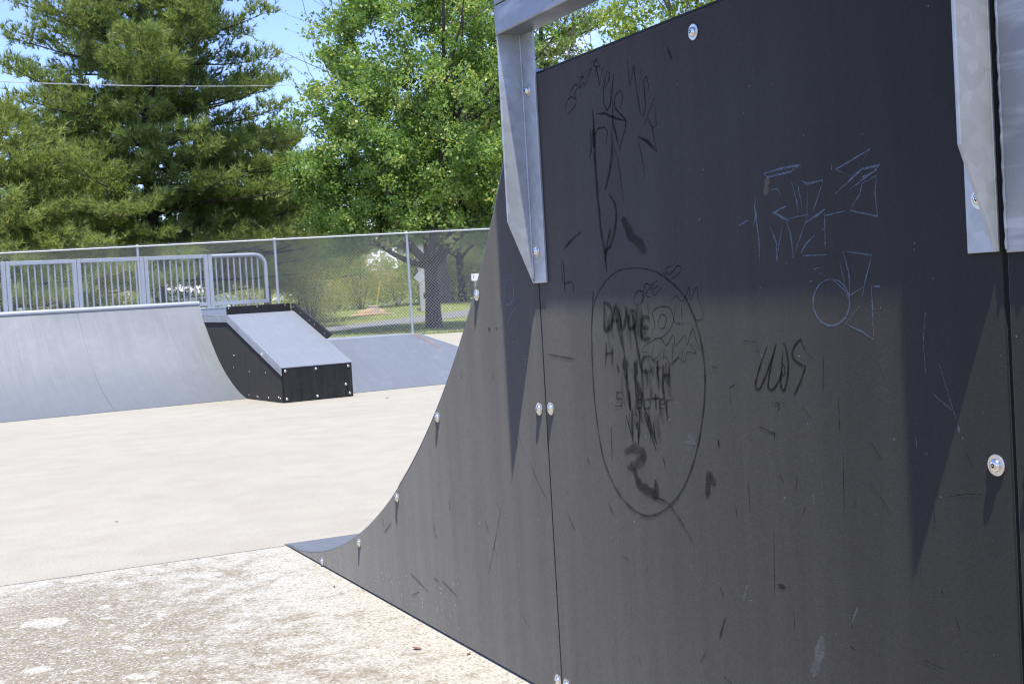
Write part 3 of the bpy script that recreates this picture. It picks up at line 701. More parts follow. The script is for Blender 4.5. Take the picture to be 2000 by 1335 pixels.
# ------------------------------------------------------------------ BANK RAMP with black sides
bx = empty('bank_ramp', O0, TH, 'narrow sloping box ramp with black sides and bolted black nose', 'skate ramp', 'skate park ramps')
WB = .70; SL = lambda b_: .333 + (b_ - .02) * (.83 - .333) / (1.40 - .02)
ls = [(0, .005), (0, SL(0) - .006), (1.38, SL(1.38) - .006), (2.24, .824), (2.24, .005)]
lside = MB().prism(ls, 'x', 0, .013).build('side_panel', M['panel_far'], bx, .001)
MB().prism([(b_, z_) for b_, z_ in ls], 'x', WB - .013, WB).build('side_panel', M['panel_far'], bx, .001)
nose = MB().box(.014, WB - .014, -.013, -.001, .006, .327).build('nose_panel', M['panel_far'], bx, .001)
for a in (.035, .335, .66):
    for z in (.035, .29): put_bolt(nose, (a, -.0135, z), (0, -1, 0), BOLT_FAR)
put_bolt(nose, (.625, -.0135, .12), (0, -1, 0), BOLT_FAR)
st = MB()
st.prism([(-.016, SL(0) - .008), (-.016, SL(0)), (1.385, SL(1.385) + .002), (2.24, .832), (2.24, .826), (1.385, SL(1.385) - .005)], 'x', -.004, WB + .006)
st.build('slope_sheet', M['ride_box'], bx)
# steel angle along the left edge
tr = MB(); w_ = .066
tr.prism([(-.014, SL(0) - .009), (1.383, SL(1.383) - .006), (2.24, .825), (2.24, .825 - w_), (1.40, SL(1.383) - .006 - w_), (-.014, SL(0) - .009 - w_)], 'x', -.007, -.0008)
edge = tr.build('edge_angle', M['zinc'], bx, .001)
for b_ in (.1, .45, .75, 1.05, 1.34): put_bolt(edge, (-.0072, b_, SL(b_) - .045), (-1, 0, 0), BOLT_TINY)
for b_ in (1.5, 1.95): put_bolt(edge, (-.0072, b_, .795), (-1, 0, 0), BOLT_TINY)
for b_, z_ in ((.06, .04), (.10, .05), (.36, .035), (.64, .03), (.67, .035), (.9, .04), (1.25, .42), (1.27, .42), (.85, .27), (1.3, .30), (.40, .27)):
    put_bolt(lside, (-.0004, b_, z_), (-1, 0, 0), BOLT_TINY)
# upstand boards behind and along the right edge of the slope
ub = MB().box(.012, .688, 1.42, 1.445, .826, .908).build('back_board', M['panel_far'], bx, .001)
for a in (.03, .33, .63): put_bolt(ub, (a, 1.4195, .892), (0, -1, 0), BOLT_TINY)
sb = MB().prism([(1.445, .905), (1.40, .905), (.52, .600), (.46, .580), (.60, SL(.60) - .004), (1.40, SL(1.4) - .006), (1.445, .826)], 'x', WB + .008, WB + .03).build('side_board', M['panel_far'], bx, .001)
for b_ in (1.38, 1.2, .98, .86, .62): put_bolt(sb, (WB + .0078, b_, SL(b_) + .045), (-1, 0, 0), BOLT_TINY)
ris = MB(); ris.box(-.002, .60, 2.25, 2.27, .826, .896); ris.build('steel_riser', M['rail'], bx)
MB().box(-.004, .80, 2.245, 3.10, .8965, .909).build('platform', M['rail'], bx, .002)
MB().box(.80, 1.08, 2.72, 3.10, .8965, .909).build('platform', M['panel_far'], bx, .002)
MB().box(.72, 1.06, 2.74, 3.08, .006, .894).build('platform_base', M['panel_far'], bx)

# ------------------------------------------------------------------ FLAT BANK (hip)
bk = empty('flat_bank', O0, TH, 'low steel pyramid bank with rust flecks, right of the black nosed box ramp', 'skate ramp', 'skate park ramps')
ZK = .5; b0k, b1k = .335, 1.24
ap = (2.06, b1k, ZK)
hipb = (3.02, b0k, .003)
fr1 = MB().add([(.74, b0k, .003), hipb, ap, (.74, b1k, ZK)], [(0, 1, 2, 3)])
fr1.build('front_sheet', M['ride_bank'], bk)
MB().add([hipb, (3.35, 2.6, .003), (2.06, 1.75, ZK), ap], [(0, 1, 2, 3)]).build('hip_sheet', M['ride_bank'], bk)
MB().add([(.74, b1k, ZK), ap, (2.06, 1.75, ZK), (.74, 2.3, ZK)], [(0, 1, 2, 3)]).build('top_sheet', M['rail'], bk)
MB().add([(.74, 2.3, ZK), (2.06, 1.75, ZK), (3.35, 2.6, .003), (.74, 3.2, .003)], [(0, 1, 2, 3)]).build('rear_sheet', M['ride_bank'], bk)
MB().tube([hipb, ap], .004, 6).build('hip_seam', M['rail'], bk)
ru = MB()
for s_ in range(5):
    t0 = s_ * .06
    p = Vector(ap).lerp(Vector(hipb), .02 + t0) + Vector((-.10 - .02 * s_, .0, .0))
    q = Vector(ap).lerp(Vector(hipb), .07 + t0) + Vector((-.10 - .03 * s_, .0, .0))
    for v_ in (p, q): v_.z = (v_.y - b0k) * ZK / (b1k - b0k) + .004
    ru.add([p + Vector((-.01, 0, 0)), p + Vector((.012, 0, 0)), q + Vector((.012, 0, 0)), q + Vector((-.01, 0, 0))], [(0, 1, 2, 3)])
ru.build('rust_streak', mat_simple('rust streak', (.26, .13, .08), .9, 0, .3, 30), bk, fix=False)

# ------------------------------------------------------------------ CHAIN LINK FENCE
HF = 2.40; PITCH = .0755; NC0, NC1 = -60, 290
fen = empty('chain_link_fence', (FA.x, FA.y, 0), math.atan2(FD.y, FD.x), 'tall galvanised chain link fence of diamond mesh along the back of the skate park', 'fence')
rows = int((HF - .04) / (PITCH * .52)); rw = .0050
vs = []; fs = []
zz = .035 + np.arange(rows + 1) * PITCH * .52
zz = np.append(zz, HF + .035)
for c in range(NC0, NC1):
    x0 = c * PITCH * .98
    par = np.arange(len(zz)) % 2
    xs = x0 + par * PITCH * .98
    ys = np.where(par == 0, .004, -.004)
    base = len(vs)
    for x, y, z in zip(xs, ys, zz):
        vs += [(x - rw, y, z), (x + rw * .5, y - rw, z), (x + rw * .5, y + rw, z)]
    for i in range(len(zz) - 1):
        p = base + 3 * i; q = p + 3
        fs += [(p, p + 1, q + 1, q), (p + 1, p + 2, q + 2, q + 1), (p + 2, p, q, q + 2)]
me = fast_mesh('chain_mesh', vs, fs, 4)
link('chain_mesh', me, M['wire'], fen)
MB().tube([(NC0 * PITCH, 0, HF - .02), (NC1 * PITCH, 0, HF - .02)], .021, 10).build('top_rail', M['rail'], fen, 0, True)
pm = None
for i in range(-1, 7):
    if pm is None:
        bb = MB(); bb.tube([(0, .03, -.1), (0, .03, HF - .02)], .03, 12); bb.lathe([(.036, -.03), (.036, .02), (.02, .05)], (0, .03, HF - .02), (0, 0, 1), 12)
        o = bb.build('fence_post', M['post'], fen, 0, True); pm = o
    else:
        o = pm.copy(); COL.objects.link(o); o.parent = fen
    o.location = (2.92 + (i - 1) * 3.03, 0, 0)

# ------------------------------------------------------------------ GROUND, PATH, GRASS
def mat_grass():
    k = NT('mown grass'); c = k.coord()
    n1 = k.noise(c, .35, 5, .6); n2 = k.noise(c, 2.5, 5, .65); n3 = k.noise(c, 30, 3, .7)
    col = k.ramp(n1, [(.35, (.16, .21, .06)), (.65, (.245, .27, .09))])
    col = k.mix(k.ramp(n2, [(.5, 0), (.72, .7)]), col, (.33, .29, .13))
    col = k.mix(k.ramp(n3, [(.3, .6), (.6, 0)]), col, (.08, .115, .03))
    k.set(Base_Color=col, Roughness=.9, Specular_IOR_Level=.2); k.bump(n3, .8, .05)
    return k.m
M['grass'] = mat_grass()
gs_ = []; N = 110
ax = np.concatenate([np.linspace(-420, -40, 16), np.linspace(-36, 80, 60), np.linspace(88, 520, 18)])
ay = np.concatenate([np.linspace(-420, -10, 12), np.linspace(0, 100, 70), np.linspace(108, 620, 20)])
vs = [(x, y, terrain(x, y) - (.06 if (y < 31) else 0)) for y in ay for x in ax]
nx_ = len(ax)
fs = [(j * nx_ + i, j * nx_ + i + 1, (j + 1) * nx_ + i + 1, (j + 1) * nx_ + i) for j in range(len(ay) - 1) for i in range(nx_ - 1)]
gm = fast_mesh('ground', vs, fs, 4); g = link('ground', gm, M['grass']); tag(g, kind='structure')
# asphalt path beyond the fence
P0 = on_z(560, 651.5, -.01); P1 = on_z(940, 619, -.01)
pd = (Vector(P1[:2]) - Vector(P0[:2])).normalized(); pn = Vector((-pd.y, pd.x))
b = MB(); n = 40; vs = []
for i in range(n + 1):
    c = Vector(P0[:2]) + pd * (-20 + 60 * i / n)
    for s_ in (-1.3, 1.3):
        q = c + pn * s_; vs.append((q.x, q.y, terrain(q.x, q.y) + .012))
b.add(vs, [(2 * i, 2 * i + 1, 2 * i + 3, 2 * i + 2) for i in range(n)])
pa = b.build('path', M['asphalt']); tag(pa, kind='structure')
# grass blades on the verge that shows through the fence
M['blade'] = mat_leaf('grass blade', (.11, .16, .04), (.24, .28, .085), .35, .6, (.40, .34, .16))
def add_tint(me, vals, k):
    at = me.attributes.new('tint', 'FLOAT', 'FACE'); at.data.foreach_set('value', np.asarray(vals, dtype=np.float32))
n = 15000
uu = rng.uniform(380, 1010, n); dd = 31 + 29 * rng.random(n) ** 1.1
pts = np.stack([at_depth(u, 585, d) for u, d in zip(uu, dd)])
kk = np.array([abs((Vector((p[0], p[1])) - Vector(P0[:2])).dot(pn)) > 1.4 for p in pts]); pts = pts[kk]; n = len(pts)
for p in pts: p[2] = terrain(p[0], p[1]) - .01
hh = rng.uniform(.03, .07, n); an = rng.uniform(0, 6.28, n); wd = rng.uniform(.008, .02, n)
lean = rng.normal(0, .05, (n, 2))
V = np.empty((n, 3, 3)); dx = np.stack([np.cos(an) * wd, np.sin(an) * wd, np.zeros(n)], 1)
V[:, 0] = pts - dx; V[:, 1] = pts + dx; V[:, 2] = pts + np.concatenate([lean, hh[:, None]], 1)
gm = fast_mesh('grass', V.reshape(-1, 3), np.arange(3 * n).reshape(-1, 3), 3); add_tint(gm, rng.random(n), 3)
tag(link('grass', gm, M['blade']), 'short mown grass with dry patches beyond the fence', 'grass', kind='stuff')

# ------------------------------------------------------------------ TREES
def leaf_quads(cent, nrm_bias, size, aspect=.6):
    """pointed leaf quads at the given centres with random facing"""
    n = len(cent)
    d = rng.normal(0, 1, (n, 3)); d[:, 2] -= .25; d /= np.linalg.norm(d, axis=1)[:, None]
    nn = rng.normal(0, 1, (n, 3)); nn[:, 2] += nrm_bias
    s = np.cross(d, nn); s /= np.linalg.norm(s, axis=1)[:, None] + 1e-9
    L_ = (size * rng.uniform(.65, 1.3, n))[:, None]
    V = np.empty((n, 4, 3))
    V[:, 0] = cent - d * L_ * .5; V[:, 1] = cent + s * L_ * aspect * .5 + d * L_ * .05
    V[:, 2] = cent + d * L_ * .5; V[:, 3] = cent - s * L_ * aspect * .5 + d * L_ * .05
    return V
def leaf_mesh(name, V, tint):
    n = len(V); me = fast_mesh(name, V.reshape(-1, 3), np.arange(4 * n).reshape(-1, 4), 4); add_tint(me, tint, 4); return me

def rnd_dir(): 
    v = Vector((random.gauss(0, 1), random.gauss(0, 1), random.gauss(0, 1))); return v.normalized()

def grow_limbs(h0, height, spread, nlimb, seed, r0, fork=2, droop=0.0, zlo=.35):
    """returns trunk MB and list of twig points (position, outward direction)"""
    random.seed(seed)
    b = MB(); tips = []
    lean = Vector((random.uniform(-.05, .05), random.uniform(-.05, .05), 1))
    trunk = [Vector((0, 0, -.15)), Vector((0, 0, 0)), lean * (h0 * .5), lean * h0]
    b.tube(trunk, [r0 * 1.55, r0 * 1.25, r0 * .95, r0 * .88], 10)
    def limb(p, d, ln, r, lev):
        pts = [p]; rs = [r]; n = 6; dd = d.copy()
        for i in range(n):
            dd = (dd + rnd_dir() * .17 + Vector((0, 0, .05 - droop * lev))).normalized()
            pts.append(pts[-1] + dd * ln / n); rs.append(r * (1 - .75 * (i + 1) / n))
        b.tube(pts, rs, 6 if lev else 8)
        for i in range(2, n + 1):
            tips.append((pts[i].copy(), dd.copy(), lev))
        if lev < fork:
            for q in range(4 if lev == 0 else 3):
                i = random.randint(2, n - 1 if q else n)
                side = dd.cross(rnd_dir()).normalized()
                nd = (dd * random.uniform(.35, .8) + side * random.uniform(.5, 1)).normalized()
                limb(pts[i], nd, ln * random.uniform(.45, .65), rs[i] * .7, lev + 1)
    top = lean * h0
    for i in range(nlimb):
        a = 2 * math.pi * (i + random.uniform(-.25, .25)) / nlimb
        el = random.uniform(zlo, 1.25) if i else 1.45
        d = Vector((math.cos(a) * math.cos(el), math.sin(a) * math.cos(el), math.sin(el)))
        ln = (height - h0) * (.62 + .25 * math.sin(el)) if el > .8 else spread * random.uniform(.85, 1.1)
        limb(top * random.uniform(.88, 1.0), d, ln, r0 * random.uniform(.42, .62), 0)
    return b, tips

def leafy_crown(tips, height, h_low, spread, clump_r, per, size, extra, seed, squash=.8, bias=.9, top_pow=.6, limit=None):
    r = np.random.default_rng(seed)
    def prof_(z):
        t = min(1, max(0, (z - h_low) / (height - h_low)))
        return spread * math.sin(math.pi * min(.985, .12 + .88 * t) ** .75) ** top_pow
    C = [np.array(t[0]) for t in tips if t[0].z < height + .5]
    thin = [math.hypot(c[0], c[1]) > prof_(c[2]) * 1.04 + .1 for c in C]
    # fill clumps inside an uneven egg
    for _ in range(extra):
        z = h_low + (height - h_low) * r.random()
        t = (z - h_low) / (height - h_low)
        rad = spread * (math.sin(math.pi * min(1, .12 + .88 * t) ** .75) ** top_pow if t < 1 else .1) * (1 + .18 * math.sin(5 * t * 6.28))
        a = r.uniform(0, 6.283); rr = rad * math.sqrt(r.uniform(.35, 1)) * (1 + .14 * math.sin(3 * a + 4 * t))
        C.append(np.array([rr * math.cos(a), rr * math.sin(a), z + r.normal(0, .1)]))
    out = []; tint = []; thin += [False] * len(C)
    for c, th_ in zip(C, thin):
        if c[2] < h_low - .3: continue
        n = int(per * r.uniform(.5, 1.4)); cr = clump_r * r.uniform(.6, 1.35)
        if th_: n = max(5, int(n * .16)); cr *= .55
        p = r.normal(0, 1, (n, 3)); p /= np.linalg.norm(p, axis=1)[:, None]; p *= (r.random(n) ** .5)[:, None] * cr
        p[:, 2] *= squash; p += c
        out.append(p); t0 = r.uniform(.15, .75); tint.append(np.clip(t0 + r.normal(0, .22, n), 0, 1))
    P = np.concatenate(out); T = np.concatenate(tint)
    return leaf_quads(P, bias, size), T

def leafy_tree(name, u, d, kw, leafmat, bark, label, cat='tree', group=None, rot=0.0):
    p = ground_at(u, d)
    root = empty(name, p, rot, label, cat, group)
    b, tips = grow_limbs(kw['h0'], kw['height'], kw['spread'], kw['nlimb'], kw['seed'], kw['r0'], kw.get('fork', 2), kw.get('droop', 0.0), kw.get('zlo', .35))
    b.build('trunk', M[bark], root, 0, True)
    V, T = leafy_crown(tips, kw['height'], kw['low'], kw['spread'], kw['cr'], kw['per'], kw['size'], kw['extra'], kw['seed'], bias=kw.get('bias', 1.3))
    link('crown', leaf_mesh('crown', V, T), M[leafmat], root)
    return root

def pine_parts(height, rad, low, seed, trunk_r, dens=1.0, tuft=.2, whorl=.55, shape=.75, puff=1):
    random.seed(seed); r = np.random.default_rng(seed)
    b = MB()
    bend = random.uniform(-.012, .012)
    axis = [Vector((bend * z * 1.5 + .1 * math.sin(z * .4 + seed), .06 * math.sin(z * .5), z)) for z in np.linspace(-.15, height, 14)]
    b.tube(axis, [max(.02, trunk_r * (1.25 if i == 0 else 1) * (1 - .93 * i / 13)) for i in range(14)], 9)
    def ax(z):
        i = min(12, max(0, int((z + .15) / (height + .15) * 13))); f = (z + .15) / (height + .15) * 13 - i
        return axis[i].lerp(axis[i + 1], f)
    tp = []; td = []
    z = low
    while z < height - .25:
        t = (z - low) / (height - low)
        nb = random.randint(5, 7); a0 = random.uniform(0, 6.28)
        for k_ in range(nb):
            if random.random() < .10: continue
            a = a0 + 6.283 * k_ / nb + random.uniform(-.3, .3)
            Lb = rad * ((1 - t) ** shape) * random.uniform(.62, 1.15) + .25
            if t < .15: Lb *= random.uniform(.75, 1.1)
            el = -.02 + .5 * t + random.uniform(-.10, .16)
            p = ax(z + random.uniform(-.15, .15)); n = max(5, int(Lb / .32)); pts = [p]
            dd = Vector((math.cos(a) * math.cos(el), math.sin(a) * math.cos(el), math.sin(el)))
            for i in range(n):
                dd = (dd + Vector((random.gauss(0, .05), random.gauss(0, .05), random.gauss(.035 if i > n * .5 else -.012, .035)))).normalized()
                pts.append(pts[-1] + dd * Lb / n)
            rb = max(.012, trunk_r * .24 * (1 - t * .6))
            b.tube(pts, [rb * (1 - .85 * i / n) for i in range(n + 1)], 5, False)
            for i in range(1, n + 1):
                fr = i / n
                if fr < .22 and random.random() < .7: continue
                seg_l = (1 - fr) * Lb * .34 + .46
                for sgn in (1, -1):
                    if random.random() < .12: continue
                    side = dd.cross(Vector((0, 0, 1))).normalized() * sgn
                    sd_ = (side * random.uniform(.6, 1) + dd * random.uniform(.4, .9) + Vector((0, 0, random.uniform(.0, .35)))).normalized()
                    sl = seg_l * random.uniform(.6, 1.2)
                    m = max(2, int(sl / .13 * dens))
                    q0 = pts[i]
                    if sl > .55: b.tube([q0, q0 + sd_ * sl * .9], [.007, .003], 3, False)
                    for j in range(1, m + 1):
                        q = q0 + sd_ * sl * j / m + Vector((random.gauss(0, .05), random.gauss(0, .05), random.gauss(.02, .05)))
                        tp.append(q); td.append((sd_ + Vector((0, 0, .45)) + rnd_dir() * .4).normalized())
                        if j >= m * .4:
                            for _ in range(puff):
                                tp.append(q + Vector((random.gauss(0, .11), random.gauss(0, .11), random.gauss(.05, .09)))); td.append((sd_ * .6 + Vector((0, 0, .7)) + rnd_dir() * .5).normalized())
            for j in range(4):
                tp.append(pts[-1] + rnd_dir() * .08); td.append((dd + Vector((0, 0, .3)) + rnd_dir() * .3).normalized())
        z += whorl * random.uniform(.75, 1.2)
    return b, np.array(tp), np.array(td)

def needle_mesh(tp, td, tuft, blades, width, seed):
    r = np.random.default_rng(seed); n = len(tp)
    P = np.repeat(tp, blades, 0); D = np.repeat(td, blades, 0)
    D = D + r.normal(0, .52, D.shape); D /= np.linalg.norm(D, axis=1)[:, None]
    S = np.cross(D, r.normal(0, 1, D.shape)); S /= np.linalg.norm(S, axis=1)[:, None] + 1e-9
    Ln = (tuft * r.uniform(.6, 1.25, len(P)))[:, None]; W = (width * r.uniform(.7, 1.3, len(P)))[:, None]
    V = np.empty((len(P), 3, 3)); st_ = P - D * .02
    V[:, 0] = st_ - S * W; V[:, 1] = st_ + S * W; V[:, 2] = st_ + D * Ln
    me = fast_mesh('needles', V.reshape(-1, 3), np.arange(3 * len(P)).reshape(-1, 3), 3)
    tt = np.repeat(np.clip(r.normal(.5, .22, n), 0, 1), blades) * .8 + r.random(len(P)) * .2
    add_tint(me, tt, 3); return me

def pine_tree(name, u, d, kw, mat, label, group='pine trees beyond the fence', rot=0.0):
    p = ground_at(u, d); root = empty(name, p, rot, label, 'tree', group)
    b, tp, td = pine_parts(kw['height'], kw['rad'], kw['low'], kw['seed'], kw['tr'], kw.get('dens', 1), whorl=kw.get('whorl', .55), shape=kw.get('shape', .75), puff=kw.get('puff', 1))
    b.build('trunk', M['bark'], root, 0, True)
    link('crown', needle_mesh(tp, td, kw.get('tuft', .2), kw.get('blades', 9), kw.get('w', .011), kw['seed']), M[mat], root)
    return root

M['pine'] = mat_leaf('pine needles', (.10, .165, .055), (.30, .38, .125), .45, .5, (.48, .51, .19))
M['pine_y'] = mat_leaf('yellowish pine needles', (.13, .195, .06), (.35, .42, .14), .45, .5, (.49, .51, .2))
M['maple'] = mat_leaf('glossy green leaves', (.10, .19, .045), (.28, .41, .115), .45, .36, (.50, .51, .18))
M['lime'] = mat_leaf('lime green young leaves', (.16, .25, .045), (.33, .42, .10), .5, .5, (.44, .46, .14))
M['dull'] = mat_leaf('dull olive leaves', (.17, .215, .065), (.38, .42, .145), .45, .6, (.48, .46, .2))
M['tan'] = mat_leaf('tan green twigs and leaves', (.22, .235, .085), (.40, .40, .17), .45, .7, (.46, .40, .22))
M['gold'] = mat_leaf('bright yellow green leaves', (.28, .34, .05), (.46, .48, .09), .45, .6)
M['deepg'] = mat_leaf('deep green leaves', (.05, .09, .022), (.12, .17, .045), .4, .5)
M['bloom'] = mat_leaf('white blossom', (.30, .38, .2), (.82, .82, .78), .3, .7)

pine_tree('pine_tree', 322, 42, dict(height=17.5, rad=5.25, low=2.0, seed=3, tr=.27, dens=1.0, shape=.5, blades=8, tuft=.25, w=.015, whorl=.41, puff=3), 'pine', 'tallest dark pine with spreading layered branches beyond the fence')
pine_tree('pine_tree', 5, 37, dict(height=6.9, rad=4.2, low=.9, seed=8, tr=.15, shape=.55, blades=9, tuft=.22, w=.014, whorl=.36, puff=2), 'pine_y', 'yellowish young pine beyond the fence at the left edge of the view')
pine_tree('pine_tree', 528, 46, dict(height=6.9, rad=3.5, low=1.6, seed=12, tr=.15, shape=.6, blades=9, tuft=.23, w=.015, whorl=.38, puff=2), 'pine', 'low broad pine between the tallest pine and the round leafy tree')
pine_tree('pine_tree', 165, 56, dict(height=9.2, rad=3.8, low=2.2, seed=21, tr=.2, shape=.6, blades=7, tuft=.27, w=.018, whorl=.6), 'pine', 'pine standing behind the tallest pine on its left side')
pine_tree('pine_tree', 1085, 55, dict(height=17, rad=5.2, low=3, seed=33, tr=.25, shape=.6, blades=7, tuft=.27, w=.018, whorl=.6), 'pine', 'dark pine seen in the gap over the black panel')
leafy_tree('leafy_tree', 848, 35.9, dict(h0=1.75, height=10.9, spread=3.65, nlimb=9, seed=5, r0=.205, low=2.6, cr=.40, per=110, size=.11, extra=760, zlo=.12), 'maple', 'bark',
           'round glossy green tree with dark forked trunk just beyond the fence', group='leafy trees beyond the fence')
leafy_tree('leafy_tree', 838, 68, dict(h0=2.5, height=18.2, spread=3.6, nlimb=7, seed=15, r0=.2, low=3.5, cr=.5, per=34, size=.17, extra=90), 'lime', 'bark_pale',
           'sparse lime green tree standing behind the round glossy tree', group='leafy trees beyond the fence')
leafy_tree('leafy_tree', 1385, 47, dict(h0=2.5, height=14.0, spread=4.4, nlimb=8, seed=25, r0=.22, low=4.0, cr=.6, per=58, size=.16, extra=330), 'lime', 'bark_pale',
           'bright lime tree showing over the top edge of the black panel', group='leafy trees beyond the fence')
leafy_tree('leafy_tree', 868, 60, dict(h0=2.6, height=10, spread=3.4, nlimb=6, seed=35, r0=.3, low=2.9, cr=.6, per=60, size=.18, extra=180), 'deepg', 'bark_pale',
           'dark tree with a grey trunk behind the forked trunk', group='leafy trees beyond the fence')
leafy_tree('leafy_tree', 905, 63, dict(h0=2.2, height=10.5, spread=4.0, nlimb=6, seed=36, r0=.2, low=3.0, cr=.6, per=60, size=.18, extra=200), 'deepg', 'bark',
           'dark leafy tree beside the curved edge of the black panel', group='leafy trees beyond the fence')
leafy_tree('leafy_tree', 1010, 70, dict(h0=2.0, height=11, spread=4.5, nlimb=6, seed=45, r0=.2, low=1.6, cr=.7, per=60, size=.2, extra=220), 'dull', 'bark',
           'olive green tree far behind the steel bracket', group='leafy trees beyond the fence')
leafy_tree('leafy_tree', 60, 74, dict(h0=2.0, height=9, spread=4.5, nlimb=6, seed=55, r0=.2, low=1.6, cr=.7, per=50, size=.2, extra=180), 'deepg', 'bark',
           'dark tree in the shade behind the young yellowish pine', group='leafy trees beyond the fence')
leafy_tree('leafy_tree', 225, 78, dict(h0=2.0, height=9, spread=4.0, nlimb=6, seed=56, r0=.2, low=2.0, cr=.7, per=50, size=.2, extra=160), 'deepg', 'bark',
           'dark tree deep in the shade behind the railing, left of the white house', group='leafy trees beyond the fence')
leafy_tree('leafy_tree', 590, 80, dict(h0=1.6, height=8.2, spread=5.0, nlimb=6, seed=57, r0=.2, low=1.2, cr=.7, per=60, size=.2, extra=220), 'dull', 'bark',
           'olive green tree far behind the low broad pine', group='leafy trees beyond the fence')

def shrub(name, u, d, w_, h_, mat, label, n=40, per=70, size=.11, seed=1, group='shrubs beyond the fence', low=.1):
    p = ground_at(u, d); root = empty(name, p, 0, label, 'shrub', group); random.seed(seed); r = np.random.default_rng(seed)
    b = MB(); C = []
    for i in range(9):
        a = random.uniform(0, 6.28); q = Vector((math.cos(a) * w_ * random.uniform(.1, .38), math.sin(a) * w_ * random.uniform(.1, .38), h_ * random.uniform(.6, .95)))
        b.tube([(q.x * .1, q.y * .1, -.05), (q.x * .5, q.y * .5, q.z * .55), q], [.03, .018, .006], 5)
    b.build('stems', M['bark_pale'], root, 0, True)
    for i in range(n):
        z = h_ * random.uniform(low, .98); t = z / h_; rr = w_ * .5 * (1 - t ** 2.6) ** .5 * math.sqrt(random.uniform(.2, 1)); a = random.uniform(0, 6.28)
        C.append((rr * math.cos(a), rr * math.sin(a), z * random.uniform(.9, 1.06)))
    out = []; tt = []
    for c in C:
        m = int(per * r.uniform(.5, 1.4)); pp = r.normal(0, 1, (m, 3)) * (.11 * (w_ + h_) * .5) * r.uniform(.6, 1.2); out.append(pp + np.array(c)); tt.append(np.clip(r.uniform(.2, .8) + r.normal(0, .2, m), 0, 1))
    P = np.concatenate(out); T = np.concatenate(tt); ok = P[:, 2] > 0; P = P[ok]; T = T[ok]
    link('leaves', leaf_mesh('leaves', leaf_quads(P, 1.9, size), T), M[mat], root); return root
shrub('shrub', 705, 57, 3.9, 2.9, 'tan', 'large twiggy tan green shrub in the middle of the lawn edge', 60, 100, .11, 3)
shrub('shrub', 606, 43.6, 2.3, 2.15, 'tan', 'olive feathery shrub added for bright pine foliage under the low broad pine', 44, 90, .09, 27)  # added to brighten the dark gap, in place of lit pine foliage
shrub('shrub', 660, 62, 3.4, 3.3, 'dull', 'tall olive shrub left of the large twiggy shrub', 50, 90, .13, 4)
shrub('shrub', 645, 55.5, 1.7, 1.75, 'gold', 'yellow green shrub half hidden in front of the tall olive shrub', 22, 70, .10, 17)
shrub('shrub', 775, 58, 2.6, 2.2, 'lime', 'fresh green shrub beside the pale utility pole', 40, 80, .11, 5)
shrub('shrub', 600, 47, 1.05, .62, 'gold', 'small rounded yellow green bush at the foot of the low broad pine', 26, 70, .06, 6)
shrub('shrub', 548, 43, 1.0, .55, 'bloom', 'low bush covered in white blossom behind the end of the railing', 24, 60, .06, 7)
shrub('shrub', 930, 64, 4.0, 3.0, 'lime', 'tall lime green shrub beside the curved edge of the black panel', 50, 80, .14, 9)
shrub('shrub', 890, 68, 4.0, 2.4, 'deepg', 'dark green shrub behind the grey trunk', 50, 80, .14, 10)
shrub('shrub', 1000, 66, 4.5, 2.8, 'dull', 'olive shrub behind the curved black panel', 40, 80, .14, 18)
shrub('shrub', 835, 66, 3.6, 2.6, 'deepg', 'deep green shrub behind the pale utility pole', 50, 80, .13, 11)
shrub('shrub', 115, 52, 3.8, 1.7, 'dull', 'olive undershrub behind the railing near the lamp post', 40, 80, .12, 12)
shrub('shrub', 20, 49, 3.0, 1.8, 'dull', 'olive undershrub at the left edge behind the railing', 36, 80, .12, 13)
shrub('shrub', 235, 54, 3.0, 1.7, 'dull', 'olive undershrub left of the tallest pine trunk', 36, 80, .12, 14)
shrub('shrub', 470, 52, 3.2, 2.2, 'dull', 'olive undershrub right of the white house', 40, 80, .12, 15)
shrub('shrub', 195, 44, 1.1, 1.1, 'gold', 'small yellow green bush behind the second railing post', 18, 50, .09, 16)

# far woods behind everything: nobody could count it
r = np.random.default_rng(99); out = []; tt = []
for i in range(1500):
    u = r.uniform(-500, 2300); d = r.uniform(100, 135); g_ = ground_at(u, d)
    hmax = 4.2 + 1.6 * math.sin(u * .013) + 1.2 * math.sin(u * .041 + 1)
    if 690 < u < 790: hmax *= .55
    if 290 < u < 460: hmax *= .5
    c = np.array([g_.x, g_.y, g_.z + hmax * r.random() ** .8]); m = 46
    out.append(c + r.normal(0, .75, (m, 3))); tt.append(np.clip(r.uniform(.1, .8) + r.normal(0, .2, m), 0, 1))
tag(link('far_woods', leaf_mesh('far_woods', leaf_quads(np.concatenate(out), .6, .38), np.concatenate(tt)), M['dull']), 'distant green woods closing the view behind lawn and houses', 'woods', kind='stuff')

